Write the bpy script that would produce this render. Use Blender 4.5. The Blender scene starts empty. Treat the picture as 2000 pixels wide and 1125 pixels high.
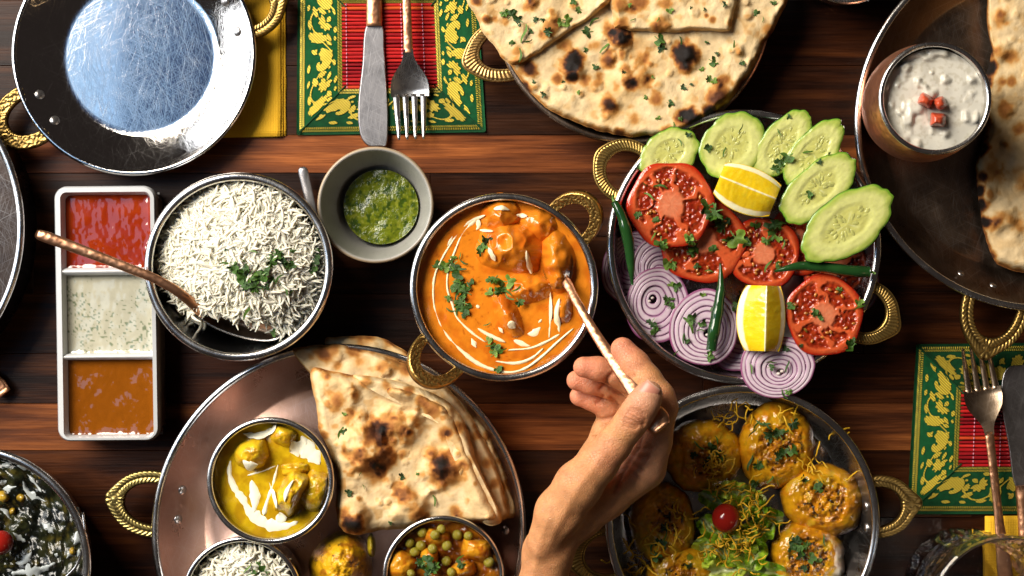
import bpy, math, random
import numpy as np
from mathutils import Vector, Matrix

random.seed(7)
RNG = np.random.RandomState(11)
scene = bpy.context.scene
COL = scene.collection

# ------------------------------------------------------------------ camera
S = 3000.0          # photograph pixels per metre on the table top
H = 1.0             # camera height above the table top
cam_d = bpy.data.cameras.new('camera')
cam = bpy.data.objects.new('camera', cam_d)
COL.objects.link(cam)
cam.location = (0, 0, H)
cam.rotation_euler = (0, 0, 0)
cam_d.sensor_fit = 'HORIZONTAL'
cam_d.angle = 2 * math.atan(1000.0 / S / H)
cam_d.clip_start = 0.02
cam_d.clip_end = 50
scene.camera = cam

# ------------------------------------------------------------------ world: a dim brown room
world = bpy.data.worlds.new('World')
scene.world = world
world.use_nodes = True
bg = world.node_tree.nodes['Background']
bg.inputs[0].default_value = (0.125, 0.098, 0.088, 1)
bg.inputs[1].default_value = 0.22


def area(name, loc, target, sx, sy, watts, color):
    d = bpy.data.lights.new(name, 'AREA')
    d.shape = 'RECTANGLE'
    d.size, d.size_y = sx, sy
    d.energy = watts
    d.color = color
    o = bpy.data.objects.new(name, d)
    COL.objects.link(o)
    o.location = loc
    v = Vector(target) - Vector(loc)
    o.rotation_euler = v.to_track_quat('-Z', 'Y').to_euler()
    return o


# tall bright window beside the table, a strip of blue skylight above it, a warm ceiling lamp across the room
area('window_light', (-1.25, 0.92, 1.50), (0, 0.0, 0.03), 1.30, 1.0, 100, (1.0, 0.905, 0.77))
area('window_lower_light', (-1.95, 0.85, 0.62), (0, 0.45, 0.45), 2.1, 0.85, 30, (0.93, 0.96, 1.0))
area('skylight', (-1.22, 0.42, 1.5), (-1.12, 0.42, 0), 1.06, 1.15, 6.5, (0.40, 0.66, 1.0))
area('skylight_blind', (-0.565, 0.55, 1.5), (-0.565, 0.55, 0), 0.21, 1.0, 0.17, (0.16, 0.40, 1.0))
area('ceiling_lamp', (1.25, -0.9, 1.35), (0, 0, 0), 0.16, 0.16, 1.0, (1.0, 0.66, 0.34))

scene.view_settings.view_transform = 'Standard'
scene.view_settings.look = 'None'
scene.view_settings.exposure = 0.0
scene.view_settings.gamma = 1.0
scene.view_settings.use_curve_mapping = False
scene.render.engine = 'CYCLES'
scene.cycles.use_denoising = True
scene.cycles.max_bounces = 14
scene.cycles.transmission_bounces = 14
scene.cycles.caustics_reflective = False
scene.cycles.caustics_refractive = True
scene.cycles.sample_clamp_indirect = 4.0


# ------------------------------------------------------------------ helpers
def W(px, py, z=0.0):
    k = (1 - z / H) / S
    return np.array([(px - 1000.0) * k, (562.5 - py) * k, z])


def WA(px, py, z):
    """arrays of photo points on the height z -> world xyz"""
    px, py = np.asarray(px, float), np.asarray(py, float)
    z = np.broadcast_to(np.asarray(z, float), px.shape)
    k = (1 - z / H) / S
    return np.stack([(px - 1000.0) * k, (562.5 - py) * k, z], -1)


def L(n, z=0.0):
    return n * (1 - z / H) / S


WL = {}      # world position of each object's origin


def tag(o, label=None, cat=None, group=None, kind=None):
    if label: o['label'] = label
    if cat: o['category'] = cat
    if group: o['group'] = group
    if kind: o['kind'] = kind
    return o


def thing(name, label, cat, loc, group=None):
    o = bpy.data.objects.new(name, None)
    o.empty_display_size = 0.01
    COL.objects.link(o)
    o.location = tuple(loc)
    WL[o.name] = np.array(loc, float)
    return tag(o, label, cat, group)


def raw_mesh(name, V, F, col=None, smooth=True):
    V = np.asarray(V, float)
    me = bpy.data.meshes.new(name)
    if isinstance(F, np.ndarray):
        nf, k = F.shape
        me.vertices.add(len(V)); me.vertices.foreach_set('co', V.ravel())
        me.loops.add(nf * k); me.loops.foreach_set('vertex_index', F.ravel().astype(np.int32))
        me.polygons.add(nf)
        me.polygons.foreach_set('loop_start', np.arange(0, nf * k, k, dtype=np.int32))
        me.update(calc_edges=True)
    else:
        me.from_pydata([tuple(v) for v in V], [], [tuple(f) for f in F])
    me.validate()
    if smooth:
        me.polygons.foreach_set('use_smooth', np.ones(len(me.polygons), dtype=bool))
    if col is not None:
        c = np.asarray(col, float)
        if c.ndim == 1: c = np.tile(c, (len(V), 1))
        if c.shape[1] == 3: c = np.c_[c, np.ones(len(c))]
        a = me.color_attributes.new('Col', 'FLOAT_COLOR', 'POINT')
        a.data.foreach_set('color', c.ravel().astype(np.float32))
    me.update()
    return me


def mk(name, V, F, mat, parent=None, col=None, smooth=True, label=None, cat=None, group=None, kind=None, loc=None, sharp=None):
    """one mesh object from world coordinates, its origin at its thing's base"""
    V = np.asarray(V, float)
    if parent is not None:
        base = WL[parent.name]
    elif loc is not None:
        base = np.array(loc, float)
    else:
        base = np.array([(V[:, 0].min() + V[:, 0].max()) / 2, (V[:, 1].min() + V[:, 1].max()) / 2, V[:, 2].min()])
    me = raw_mesh(name, V - base, F, col, smooth)
    if mat: me.materials.append(mat)
    o = bpy.data.objects.new(name, me)
    COL.objects.link(o)
    if parent is not None:
        o.parent = parent
    else:
        o.location = tuple(base)
    WL[o.name] = base
    if sharp:
        me.set_sharp_from_angle(angle=math.radians(sharp))
    return tag(o, label, cat, group, kind)


def inst(name, me, M, parent=None, **kw):
    """an object that shares mesh data, M = world matrix"""
    o = bpy.data.objects.new(name, me)
    COL.objects.link(o)
    M = Matrix(M)
    if parent is not None:
        o.parent = parent
        M = Matrix.Translation(-Vector(WL[parent.name])) @ M
    o.matrix_basis = M
    WL[o.name] = np.array(M.translation)
    return tag(o, **kw)


class MB:
    """collects pieces of one mesh"""
    def __init__(s): s.V, s.F, s.C, s.n = [], [], [], 0
    def add(s, V, F, col=None):
        V = np.asarray(V, float)
        s.V.append(V)
        F = np.asarray(F)
        if F.shape[1] == 3: F = np.c_[F, F[:, 2]]
        s.F.append(F + s.n)
        c = np.asarray(col if col is not None else (1, 1, 1), float)
        if c.ndim == 1: c = np.tile(c[:3], (len(V), 1))
        s.C.append(c[:, :3])
        s.n += len(V)
    def get(s):
        V, F, C = np.concatenate(s.V), np.concatenate(s.F), np.concatenate(s.C)
        F = [tuple(f[:3]) if f[2] == f[3] else tuple(f) for f in F.tolist()]
        return V, F, C


def grid_faces(nu, nv, wrap_u=False, wrap_v=False):
    iu = np.arange(nu if wrap_u else nu - 1); iv = np.arange(nv if wrap_v else nv - 1)
    a, b = np.meshgrid(iu, iv, indexing='ij'); a, b = a.ravel(), b.ravel()
    a2, b2 = (a + 1) % nu, (b + 1) % nv
    return np.stack([a * nv + b, a2 * nv + b, a2 * nv + b2, a * nv + b2], -1)


# value noise
def _h(i, j, s):
    n = (i * 374761393 + j * 668265263 + s * 974634777) & 0x7fffffff
    n = ((n ^ (n >> 13)) * 1274126177) & 0x7fffffff
    return ((n ^ (n >> 16)) & 0xffff) / 65535.0


def vnoise(x, y, s=0):
    x, y = np.asarray(x, float), np.asarray(y, float)
    i, j = np.floor(x).astype(np.int64), np.floor(y).astype(np.int64)
    u, v = x - i, y - j
    u, v = u * u * (3 - 2 * u), v * v * (3 - 2 * v)
    return (_h(i, j, s) * (1 - u) + _h(i + 1, j, s) * u) * (1 - v) + (_h(i, j + 1, s) * (1 - u) + _h(i + 1, j + 1, s) * u) * v


def fbm(x, y, s=0, o=4):
    t, a, n = 0, 1, 0
    for k in range(o):
        t = t + a * vnoise(np.asarray(x) * 2 ** k, np.asarray(y) * 2 ** k, s + k * 17); n += a; a *= .5
    return t / n


def sm(a, b, x):
    t = np.clip((np.asarray(x, float) - a) / (b - a + 1e-12), 0, 1)
    return t * t * (3 - 2 * t)


def mix(a, b, t):
    a, b, t = np.asarray(a, float), np.asarray(b, float), np.asarray(t, float)
    if t.ndim and a.ndim <= 1: t = t[..., None]
    elif t.ndim and a.ndim == t.ndim + 1: t = t[..., None]
    return a * (1 - t) + b * t


def ramp(t, stops):
    """stops [(pos,(r,g,b))] -> colours"""
    t = np.asarray(t, float)
    p = [s[0] for s in stops]
    return np.stack([np.interp(t, p, [s[1][k] for s in stops]) for k in range(3)], -1)


def srgb(r, g, b):
    c = np.array([r, g, b]) / 255.0
    return tuple(np.where(c <= 0.04045, c / 12.92, ((c + 0.055) / 1.055) ** 2.4))


def catmull(P, n=12, closed=False):
    P = np.asarray(P, float)
    if closed: Q = np.concatenate([P[-1:], P, P[:2]])
    else: Q = np.concatenate([2 * P[:1] - P[1:2], P, 2 * P[-1:] - P[-2:-1]])
    out = []
    for i in range(len(Q) - 3):
        t = np.linspace(0, 1, n, endpoint=False)[:, None]
        a, b, c, d = Q[i:i + 4]
        out.append(.5 * ((2 * b) + (c - a) * t + (2 * a - 5 * b + 4 * c - d) * t ** 2 + (3 * b - a - 3 * c + d) * t ** 3))
    if not closed: out.append(P[-1:])
    return np.concatenate(out)


def resample(P, n, closed=False):
    P = np.asarray(P, float)
    if closed: P = np.concatenate([P, P[:1]])
    s = np.r_[0, np.cumsum(np.linalg.norm(np.diff(P, axis=0), axis=1))]
    t = np.linspace(0, s[-1], n, endpoint=not closed)
    return np.stack([np.interp(t, s, P[:, k]) for k in range(P.shape[1])], -1)


def lathe(prof, c, n=128, wob=None):
    prof = np.asarray(prof, float)
    a = np.linspace(0, 2 * np.pi, n, endpoint=False)
    V = np.zeros((n, len(prof), 3))
    V[..., 0] = c[0] + np.cos(a)[:, None] * prof[:, 0]
    V[..., 1] = c[1] + np.sin(a)[:, None] * prof[:, 0]
    V[..., 2] = prof[:, 1]
    return V.reshape(-1, 3), grid_faces(n, len(prof), wrap_u=True)


def tube(P, R, n=10, flat=None, up=(0, 0, 1), cap=True):
    """swept tube; R radius per point; flat = (wide, thick) factors per point or None"""
    P = np.asarray(P, float); m = len(P)
    R = np.broadcast_to(np.asarray(R, float), (m,))
    T = np.gradient(P, axis=0); T /= np.linalg.norm(T, axis=1)[:, None] + 1e-12
    up = np.asarray(up, float)
    X = np.cross(T, up); X /= np.linalg.norm(X, axis=1)[:, None] + 1e-9
    Y = np.cross(X, T)
    a = np.linspace(0, 2 * np.pi, n, endpoint=False)
    fw, ft = (np.ones(m), np.ones(m)) if flat is None else (np.broadcast_to(flat[0], (m,)), np.broadcast_to(flat[1], (m,)))
    V = P[:, None] + X[:, None] * (np.cos(a)[None, :, None] * (R * fw)[:, None, None]) + Y[:, None] * (np.sin(a)[None, :, None] * (R * ft)[:, None, None])
    V = V.reshape(-1, 3)
    F = grid_faces(m, n, wrap_v=True)
    if cap:
        V = np.concatenate([V, P[:1], P[-1:]])
        k = np.arange(n); k2 = (k + 1) % n
        c0 = np.stack([np.full(n, m * n), k2, k, k], -1)
        c1 = np.stack([np.full(n, m * n + 1), (m - 1) * n + k, (m - 1) * n + k2, (m - 1) * n + k2], -1)
        F = np.concatenate([F, c0, c1])
        F = [tuple(f[:3]) if f[2] == f[3] else tuple(f) for f in F.tolist()]
    return V, F


def tri_list(F):
    return np.array([(f[0], f[1], f[2], f[3] if len(f) > 3 else f[2]) for f in (F.tolist() if isinstance(F, np.ndarray) else F)])


def ellipsoid(c, r, n=12, m=8, rot=None):
    th = np.linspace(0, np.pi, m); ph = np.linspace(0, 2 * np.pi, n, endpoint=False)
    V = np.stack([np.sin(th)[:, None] * np.cos(ph), np.sin(th)[:, None] * np.sin(ph), np.repeat(np.cos(th)[:, None], n, 1)], -1) * np.asarray(r)
    V = V.reshape(-1, 3)
    if rot is not None: V = V @ np.array(rot).T
    return V + np.asarray(c), grid_faces(m, n, wrap_v=True)


def rotz(a):
    c, s = math.cos(a), math.sin(a)
    return np.array([[c, -s, 0], [s, c, 0], [0, 0, 1]])


def polar(outline, center, rings, power=1.0):
    """star-shaped patch in photo pixels: returns px, py, s (0 centre .. 1 edge) of shape (rings, M), faces"""
    O = np.asarray(outline, float); c = np.asarray(center, float)
    s = (np.linspace(0, 1, rings)) ** power
    P = c + (O - c)[None] * s[:, None, None]
    return P[..., 0], P[..., 1], np.repeat(s[:, None], len(O), 1), grid_faces(rings, len(O), wrap_v=True)
# ------------------------------------------------------------------ materials
class N:
    def __init__(s, name):
        s.m = bpy.data.materials.new(name); s.m.use_nodes = True
        s.t = s.m.node_tree; s.b = s.t.nodes['Principled BSDF']
    def n(s, typ, **kw):
        x = s.t.nodes.new('ShaderNode' + typ)
        for k, v in kw.items():
            if k.startswith('i_'):
                key = k[2:]
                key = int(key) if key.isdigit() else key.replace('_', ' ')
                x.inputs[key].default_value = v
            else: setattr(x, k, v)
        return x
    def l(s, a, b): s.t.links.new(a, b)
    def set(s, **kw):
        for k, v in kw.items(): s.b.inputs[k.replace('_', ' ')].default_value = v
        return s
    def coord(s, scale=(1, 1, 1), kind='Object', rot=(0, 0, 0)):
        c = s.n('TexCoord'); m = s.n('Mapping')
        m.inputs['Scale'].default_value = scale; m.inputs['Rotation'].default_value = rot
        s.l(c.outputs[kind], m.inputs['Vector']); return m.outputs[0]
    def noise(s, vec, scale, detail=4, rough=.55, dist=0):
        x = s.n('TexNoise'); x.inputs['Scale'].default_value = scale; x.inputs['Detail'].default_value = detail
        x.inputs['Roughness'].default_value = rough; x.inputs['Distortion'].default_value = dist
        if vec is not None: s.l(vec, x.inputs['Vector'])
        return x.outputs['Fac']
    def ramp(s, fac, stops):
        r = s.n('ValToRGB'); e = r.color_ramp.elements
        while len(e) < len(stops): e.new(.5)
        for k, (p, c) in enumerate(stops):
            e[k].position = p
            e[k].color = (c, c, c, 1) if np.isscalar(c) else (*c[:3], 1)
        s.l(fac, r.inputs[0]); return r.outputs[0]
    def math(s, op, a, b=None, c=None):
        x = s.n('Math', operation=op)
        for k, v in enumerate((a, b, c)):
            if v is None: continue
            if isinstance(v, (int, float)): x.inputs[k].default_value = v
            else: s.l(v, x.inputs[k])
        return x.outputs[0]
    def mixc(s, fac, a, b, blend='MIX'):
        x = s.n('Mix', data_type='RGBA', blend_type=blend)
        for k, v in ((0, fac), (6, a), (7, b)):
            if isinstance(v, (int, float)): x.inputs[k].default_value = v
            elif isinstance(v, (tuple, list)): x.inputs[k].default_value = (*v[:3], 1)
            else: s.l(v, x.inputs[k])
        return x.outputs[2]
    def bump(s, h, strength=.3, dist=.001, prev=None):
        b = s.n('Bump'); b.inputs['Strength'].default_value = strength; b.inputs['Distance'].default_value = dist
        s.l(h, b.inputs['Height'])
        if prev is not None: s.l(prev, b.inputs['Normal'])
        return b.outputs[0]
    def attr(s):
        a = s.n('VertexColor', layer_name='Col'); return a.outputs[0]
    def base(s, x): s.l(x, s.b.inputs['Base Color']); return s
    def rough(s, x): s.l(x, s.b.inputs['Roughness']); return s
    def normal(s, x): s.l(x, s.b.inputs['Normal']); return s


def organic(name, rough=.5, spec=.5, var=.25, vscale=400, bump=.3, bscale=600, bdist=.0006, sss=0.0, srad=(.004, .002, .001), coat=0, rvar=0):
    """colour from the Col attribute with fine mottling and relief"""
    m = N(name)
    co = m.coord()
    n1 = m.noise(co, vscale, 5)
    v = m.ramp(n1, [(.3, 1 - var), (.7, 1 + var * .5)])
    m.base(m.mixc(1.0, m.attr(), v, 'MULTIPLY'))
    m.set(Roughness=rough, Specular_IOR_Level=spec)
    if rvar:
        m.rough(m.ramp(m.noise(co, vscale * .5, 3), [(.35, max(.03, rough - rvar)), (.65, min(1, rough + rvar))]))
    if bump: m.normal(m.bump(m.noise(co, bscale, 4), bump, bdist))
    if sss:
        m.set(Subsurface_Weight=sss, Subsurface_Scale=1.0, Subsurface_Radius=srad)
    if coat: m.set(Coat_Weight=coat, Coat_Roughness=.08)
    return m.m


def flat_mat(name, color, rough=.5, metal=0, **kw):
    m = N(name)
    m.set(Base_Color=(*color[:3], 1), Roughness=rough, Metallic=metal)
    co = m.coord()
    n1 = m.noise(co, 250, 4)
    m.base(m.mixc(1.0, color, m.ramp(n1, [(.3, .82), (.7, 1.08)]), 'MULTIPLY'))
    if kw: m.set(**kw)
    return m.m


def wood():
    m = N('table_wood')
    oi = m.n('ObjectInfo')
    c = m.n('TexCoord')
    comb = m.n('CombineXYZ')
    m.l(m.math('MULTIPLY', oi.outputs['Random'], 7.0), comb.inputs[0])
    m.l(m.math('MULTIPLY', oi.outputs['Random'], 3.0), comb.inputs[1])
    add = m.n('VectorMath', operation='ADD'); m.l(c.outputs['Object'], add.inputs[0]); m.l(comb.outputs[0], add.inputs[1])
    mp = m.n('Mapping'); mp.inputs['Scale'].default_value = (1.6, 26, 1); m.l(add.outputs[0], mp.inputs[0])
    g1 = m.noise(mp.outputs[0], 3.2, 6, .6, .6)
    mp2 = m.n('Mapping'); mp2.inputs['Scale'].default_value = (14, 420, 1); m.l(add.outputs[0], mp2.inputs[0])
    g2 = m.noise(mp2.outputs[0], 2.0, 4, .6)
    mp3 = m.n('Mapping'); mp3.inputs['Scale'].default_value = (3, 9, 1); m.l(add.outputs[0], mp3.inputs[0])
    g3 = m.noise(mp3.outputs[0], 2.0, 3, .5)
    f = m.math('ADD', m.math('MULTIPLY', g1, .70), m.math('MULTIPLY', g2, .22))
    f = m.math('ADD', m.math('ADD', f, .06), m.math('MULTIPLY', m.math('SUBTRACT', g3, .5), .35))
    col = m.ramp(f, [(.30, (.010, .0036, .0018)), (.45, (.038, .010, .0034)), (.56, (.105, .028, .0070)), (.72, (.27, .080, .018))])
    col = m.mixc(1.0, col, m.attr(), 'MULTIPLY')
    m.base(col)
    m.rough(m.ramp(g2, [(.3, .30), (.7, .48)]))
    m.set(Specular_IOR_Level=.16)
    m.normal(m.bump(g2, .2, .0005))
    return m.m


def steel(name, base=(.62, .60, .58), r0=.16, r1=.30, scratch=.6, brushed=None):
    m = N(name)
    m.set(Metallic=1.0)
    tot = None
    for k, (ang, sx, sy) in enumerate(((.35, 2600, 34), (-.25, 2900, 28), (.1, 2300, 38), (1.1, 2700, 30), (-.6, 2500, 34), (2.0, 2900, 26))):
        co = m.coord(rot=(0, 0, ang))
        mp = m.n('Mapping'); mp.inputs['Scale'].default_value = (sx, sy, 30); mp.inputs['Location'].default_value = (k * 3.7, k * 1.3, 0); m.l(co, mp.inputs[0])
        n1 = m.noise(mp.outputs[0], 1.0, 2, .5, .4)
        t = m.ramp(n1, [(.60, 0.0), (.74, 1.0)])
        tot = t if tot is None else m.math('MAXIMUM', tot, t)
    cloud = m.noise(m.coord((30, 30, 30)), 1.5, 4)
    rr = m.ramp(cloud, [(.3, r0), (.7, r1)])
    m.rough(m.math('ADD', rr, m.math('MULTIPLY', tot, .22 * scratch)))
    m.base(m.mixc(m.math('MULTIPLY', tot, .35 * scratch), base, (.9, .9, .92)))
    m.normal(m.bump(tot, .12 * scratch, .0004))
    return m.m


def hammered(name, base, rough=.25, scale=230, strength=.6, dark=None):
    m = N(name)
    m.set(Metallic=1.0, Roughness=rough)
    v = m.n('TexVoronoi', feature='SMOOTH_F1'); v.inputs['Scale'].default_value = scale; v.inputs['Smoothness'].default_value = .6
    m.l(m.coord(), v.inputs['Vector'])
    m.normal(m.bump(v.outputs[0], strength, .0012))
    n1 = m.noise(m.coord(), 120, 4)
    m.base(m.mixc(m.ramp(n1, [(.45, 0.0), (.75, 1.0)]), base, dark if dark else tuple(x * .6 for x in base)))
    return m.m


def brass():
    m = N('brass')
    m.set(Metallic=.92)
    n1 = m.noise(m.coord(), 180, 4)
    m.base(m.mixc(m.ramp(n1, [(.35, 0.0), (.7, .6)]), m.attr(), m.mixc(1.0, m.attr(), (.55, .5, .42), 'MULTIPLY')))
    m.rough(m.ramp(n1, [(.3, .26), (.7, .45)]))
    m.normal(m.bump(m.noise(m.coord(), 900, 2), .15, .0004))
    return m.m


M = {}
M['wood'] = wood()
M['steel'] = steel('scratched_steel', r0=.05, r1=.10, scratch=.55)
M['steel_soft'] = steel('dull_steel', (.56, .54, .53), .20, .34, .5)
M['steel_bowl'] = steel('bowl_steel', (.66, .64, .62), .14, .26, .3)
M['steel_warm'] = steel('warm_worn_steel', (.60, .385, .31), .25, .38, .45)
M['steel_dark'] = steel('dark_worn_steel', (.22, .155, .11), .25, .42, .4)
M['steel_shaded'] = steel('shadowed_steel', (.035, .026, .022), .25, .4, .3)  # shade is put into the base colour: no window light reaches this dish
M['copper'] = hammered('hammered_copper', (.84, .38, .22), .40, 240, .4, (.60, .25, .13))
M['copper_handle'] = hammered('hammered_copper_handle', (.72, .38, .22), .38, 300, .3, (.48, .21, .10))
M['brass'] = brass()
M['knife_steel'] = steel('knife_steel', (.30, .29, .30), .30, .42, .4)
M['naan'] = organic('baked_flatbread', .72, .18, .08, 260, .45, 520, .0009, .0)
M['chutney_green'] = organic('green_chutney', .13, .5, .30, 330, .5, 420, .0012)
M['sauce'] = organic('thick_sauce', .06, .7, .06, 200, .05, 130, .0006)
M['curry'] = organic('curry_gravy', .14, .5, .08, 300, .18, 260, .0008)
M['chunk'] = organic('sauced_chunk', .18, .5, .16, 260, .45, 330, .0012)
M['cream'] = organic('cream', .26, .4, .04, 200, .1, 200, .0005)
M['rice'] = organic('boiled_rice', .40, .4, .06, 300, .2, 500, .0003, .25, (.0022, .0016, .001))
M['leaf'] = organic('herb_leaf', .42, .4, .35, 500, .5, 500, .0005)
M['tomato'] = organic('tomato_flesh', .10, .55, .14, 380, .5, 420, .0008, .15, (.003, .001, .0006))
M['tomato_skin'] = organic('tomato_skin', .12, .5, .08, 200, 0)
M['cucumber'] = organic('cucumber_flesh', .22, .45, .10, 330, .3, 500, .0005, .2, (.002, .0022, .001))
M['onion'] = organic('onion_flesh', .22, .45, .10, 300, .2, 400, .0005, .2, (.002, .0014, .0016))
M['lemon'] = organic('lemon_flesh', .12, .5, .05, 260, .25, 480, .0006, .25, (.003, .002, .0006))
M['chili'] = organic('chilli_skin', .10, .55, .15, 120, .25, 150, .0008)
M['puri'] = organic('fried_puri', .14, .6, .16, 240, .5, 260, .0011)
M['pakora'] = organic('fried_potato', .36, .45, .22, 200, .6, 280, .0016)
M['sev'] = organic('crisp_noodle', .45, .3, .2, 300, 0)
M['gold_thread'] = None
M['glaze'] = organic('speckled_glaze', .32, .5, .05, 200, .2, 220, .0006)
M['porcelain'] = organic('white_porcelain', .12, .5, .03, 100, .12, 40, .001)
M['skin'] = None


def fabric(name, metal=False):
    m = N(name)
    w = m.n('TexWave', wave_type='BANDS', bands_direction='DIAGONAL'); w.inputs['Scale'].default_value = 330 if metal else 700
    w.inputs['Distortion'].default_value = .5
    m.l(m.coord(), w.inputs['Vector'])
    if metal:
        c = m.mixc(m.ramp(w.outputs[1], [(.2, 0.0), (.6, 1.0)]), (.40, .27, .03), m.attr())
        m.set(Metallic=.35, Roughness=.42)
    else:
        n1 = m.noise(m.coord(), 300, 4)
        c = m.mixc(1.0, m.attr(), m.ramp(n1, [(.3, .7), (.7, 1.15)]), 'MULTIPLY')
        m.set(Roughness=.8, Specular_IOR_Level=.2)
    m.base(c)
    m.normal(m.bump(w.outputs[1], .4, .0004))
    return m.m


M['green_cloth'] = fabric('green_brocade')
M['gold_thread'] = fabric('gold_thread', True)


def napkin_mat():
    m = N('yellow_paper')
    v = m.n('TexVoronoi'); v.inputs['Scale'].default_value = 620; v.inputs['Randomness'].default_value = .15
    m.l(m.coord(), v.inputs['Vector'])
    m.normal(m.bump(v.outputs[0], .7, .0006))
    n1 = m.noise(m.coord(), 40, 3)
    m.base(m.ramp(n1, [(.3, (.80, .42, .010)), (.7, (.86, .48, .016))]))
    m.set(Roughness=.85)
    return m.m


M['napkin'] = napkin_mat()


def reed_mat():
    m = N('red_reed')
    oi = m.n('ObjectInfo')
    c = m.ramp(oi.outputs['Random'], [(0, (.20, .008, .012)), (.5, (.42, .012, .016)), (.85, (.55, .025, .02)), (1, (.60, .09, .02))])
    n1 = m.noise(m.coord((30, 900, 900)), 2, 4)
    m.base(m.mixc(1.0, c, m.ramp(n1, [(.3, .6), (.7, 1.25)]), 'MULTIPLY'))
    m.set(Roughness=.22)
    return m.m


M['reed'] = reed_mat()


def glass_mat():
    m = N('cut_crystal')
    m.set(Base_Color=(1, 1, 1, 1), Roughness=.03, Transmission_Weight=1.0, IOR=1.5)
    tr = m.n('BsdfTransparent'); mx = m.n('MixShader'); mx.inputs[0].default_value = .30
    out = m.t.nodes['Material Output']
    m.l(m.b.outputs[0], mx.inputs[1]); m.l(tr.outputs[0], mx.inputs[2]); m.l(mx.outputs[0], out.inputs[0])
    return m.m


M['glass'] = glass_mat()


def skin_mat():
    m = N('skin')
    co = m.coord()
    n1 = m.noise(co, 190, 5); n2 = m.noise(co, 45, 3)
    v = m.ramp(n1, [(.3, .80), (.7, 1.12)])
    c = m.mixc(1.0, m.attr(), v, 'MULTIPLY')
    c = m.mixc(m.ramp(n2, [(.5, 0.0), (.8, .22)]), c, (.42, .13, .08))
    m.base(c)
    m.set(Subsurface_Weight=.18, Subsurface_Scale=1.0, Subsurface_Radius=(.006, .0022, .0011), Specular_IOR_Level=.42)
    vo = m.n('TexVoronoi', feature='DISTANCE_TO_EDGE'); vo.inputs['Scale'].default_value = 620
    m.l(m.coord((1, 1, 1)), vo.inputs['Vector'])
    b1 = m.bump(m.ramp(vo.outputs[0], [(0, 0.0), (.12, 1.0)]), .45, .0006)
    m.normal(m.bump(n1, .25, .0005, b1))
    m.rough(m.ramp(n1, [(.3, .42), (.7, .56)]))
    return m.m


M['skin'] = skin_mat()
M['nail'] = flat_mat('nail', (.62, .30, .24), .22)
# ------------------------------------------------------------------ the table: planks with real joints
def build_table():
    tab = bpy.data.objects.new('table', None); COL.objects.link(tab)
    tag(tab, 'dark brown varnished wooden table top under all the dishes', 'table', kind='structure')
    tab.location = (0, 0, -0.02); WL[tab.name] = np.array([0, 0, -.02])
    # rows in photo pixels with a tone each; a strip of light is painted into the brightest
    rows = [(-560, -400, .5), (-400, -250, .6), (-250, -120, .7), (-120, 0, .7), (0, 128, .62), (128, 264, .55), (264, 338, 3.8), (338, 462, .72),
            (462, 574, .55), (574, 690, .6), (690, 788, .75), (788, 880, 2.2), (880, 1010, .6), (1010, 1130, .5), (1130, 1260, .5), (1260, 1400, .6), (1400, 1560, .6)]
    rr = random.Random(5)
    for (y0, y1, tone) in rows:
        x = -700 - rr.random() * 300
        while x < 2700:
            ln = 700 + rr.random() * 900
            if y0 == 788: ln = 780 if x < 0 else 860
            x1 = x + ln
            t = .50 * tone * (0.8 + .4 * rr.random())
            g = .3
            a, b = W(x + g, y1 - g), W(x1 - g, y0 + g)
            bv = .00025
            v = []
            for (zz, ins) in ((-.02, 0), (-bv, 0), (0, bv)):
                v += [(a[0] + ins, a[1] + ins, zz), (b[0] - ins, a[1] + ins, zz), (b[0] - ins, b[1] - ins, zz), (a[0] + ins, b[1] - ins, zz)]
            f = [(8, 9, 10, 11)]
            for k in (0, 4):
                f += [(k + i, k + (i + 1) % 4, k + 4 + (i + 1) % 4, k + 4 + i) for i in range(4)]
            warm = .9 + .2 * rr.random()
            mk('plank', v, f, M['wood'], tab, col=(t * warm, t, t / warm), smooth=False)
            x = x1
    # dark bed under the joints
    a, b = W(-1100, 1700), W(3000, -700)
    mk('under_board', [(a[0], a[1], -.012), (b[0], a[1], -.012), (b[0], b[1], -.012), (a[0], b[1], -.012)], [(0, 1, 2, 3)],
       flat_mat('joint_dirt', (.008, .005, .004), .8), tab, smooth=False)


build_table()


# ------------------------------------------------------------------ dishes
def arc_profile(r0, z0, r1, z1, n=14, bulge=.35):
    """curve from (r0,z0) flat to (r1,z1) steeper"""
    t = np.linspace(0, 1, n)
    c = (r0 + (r1 - r0) * (.5 + bulge * .6), z0 + (z1 - z0) * (.5 - bulge))
    return [((1 - u) ** 2 * r0 + 2 * u * (1 - u) * c[0] + u * u * r1, (1 - u) ** 2 * z0 + 2 * u * (1 - u) * c[1] + u * u * z1) for u in t]


BRASS_HI, BRASS_LO = np.array((.52, .34, .10)), np.array((.07, .036, .012))


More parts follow.
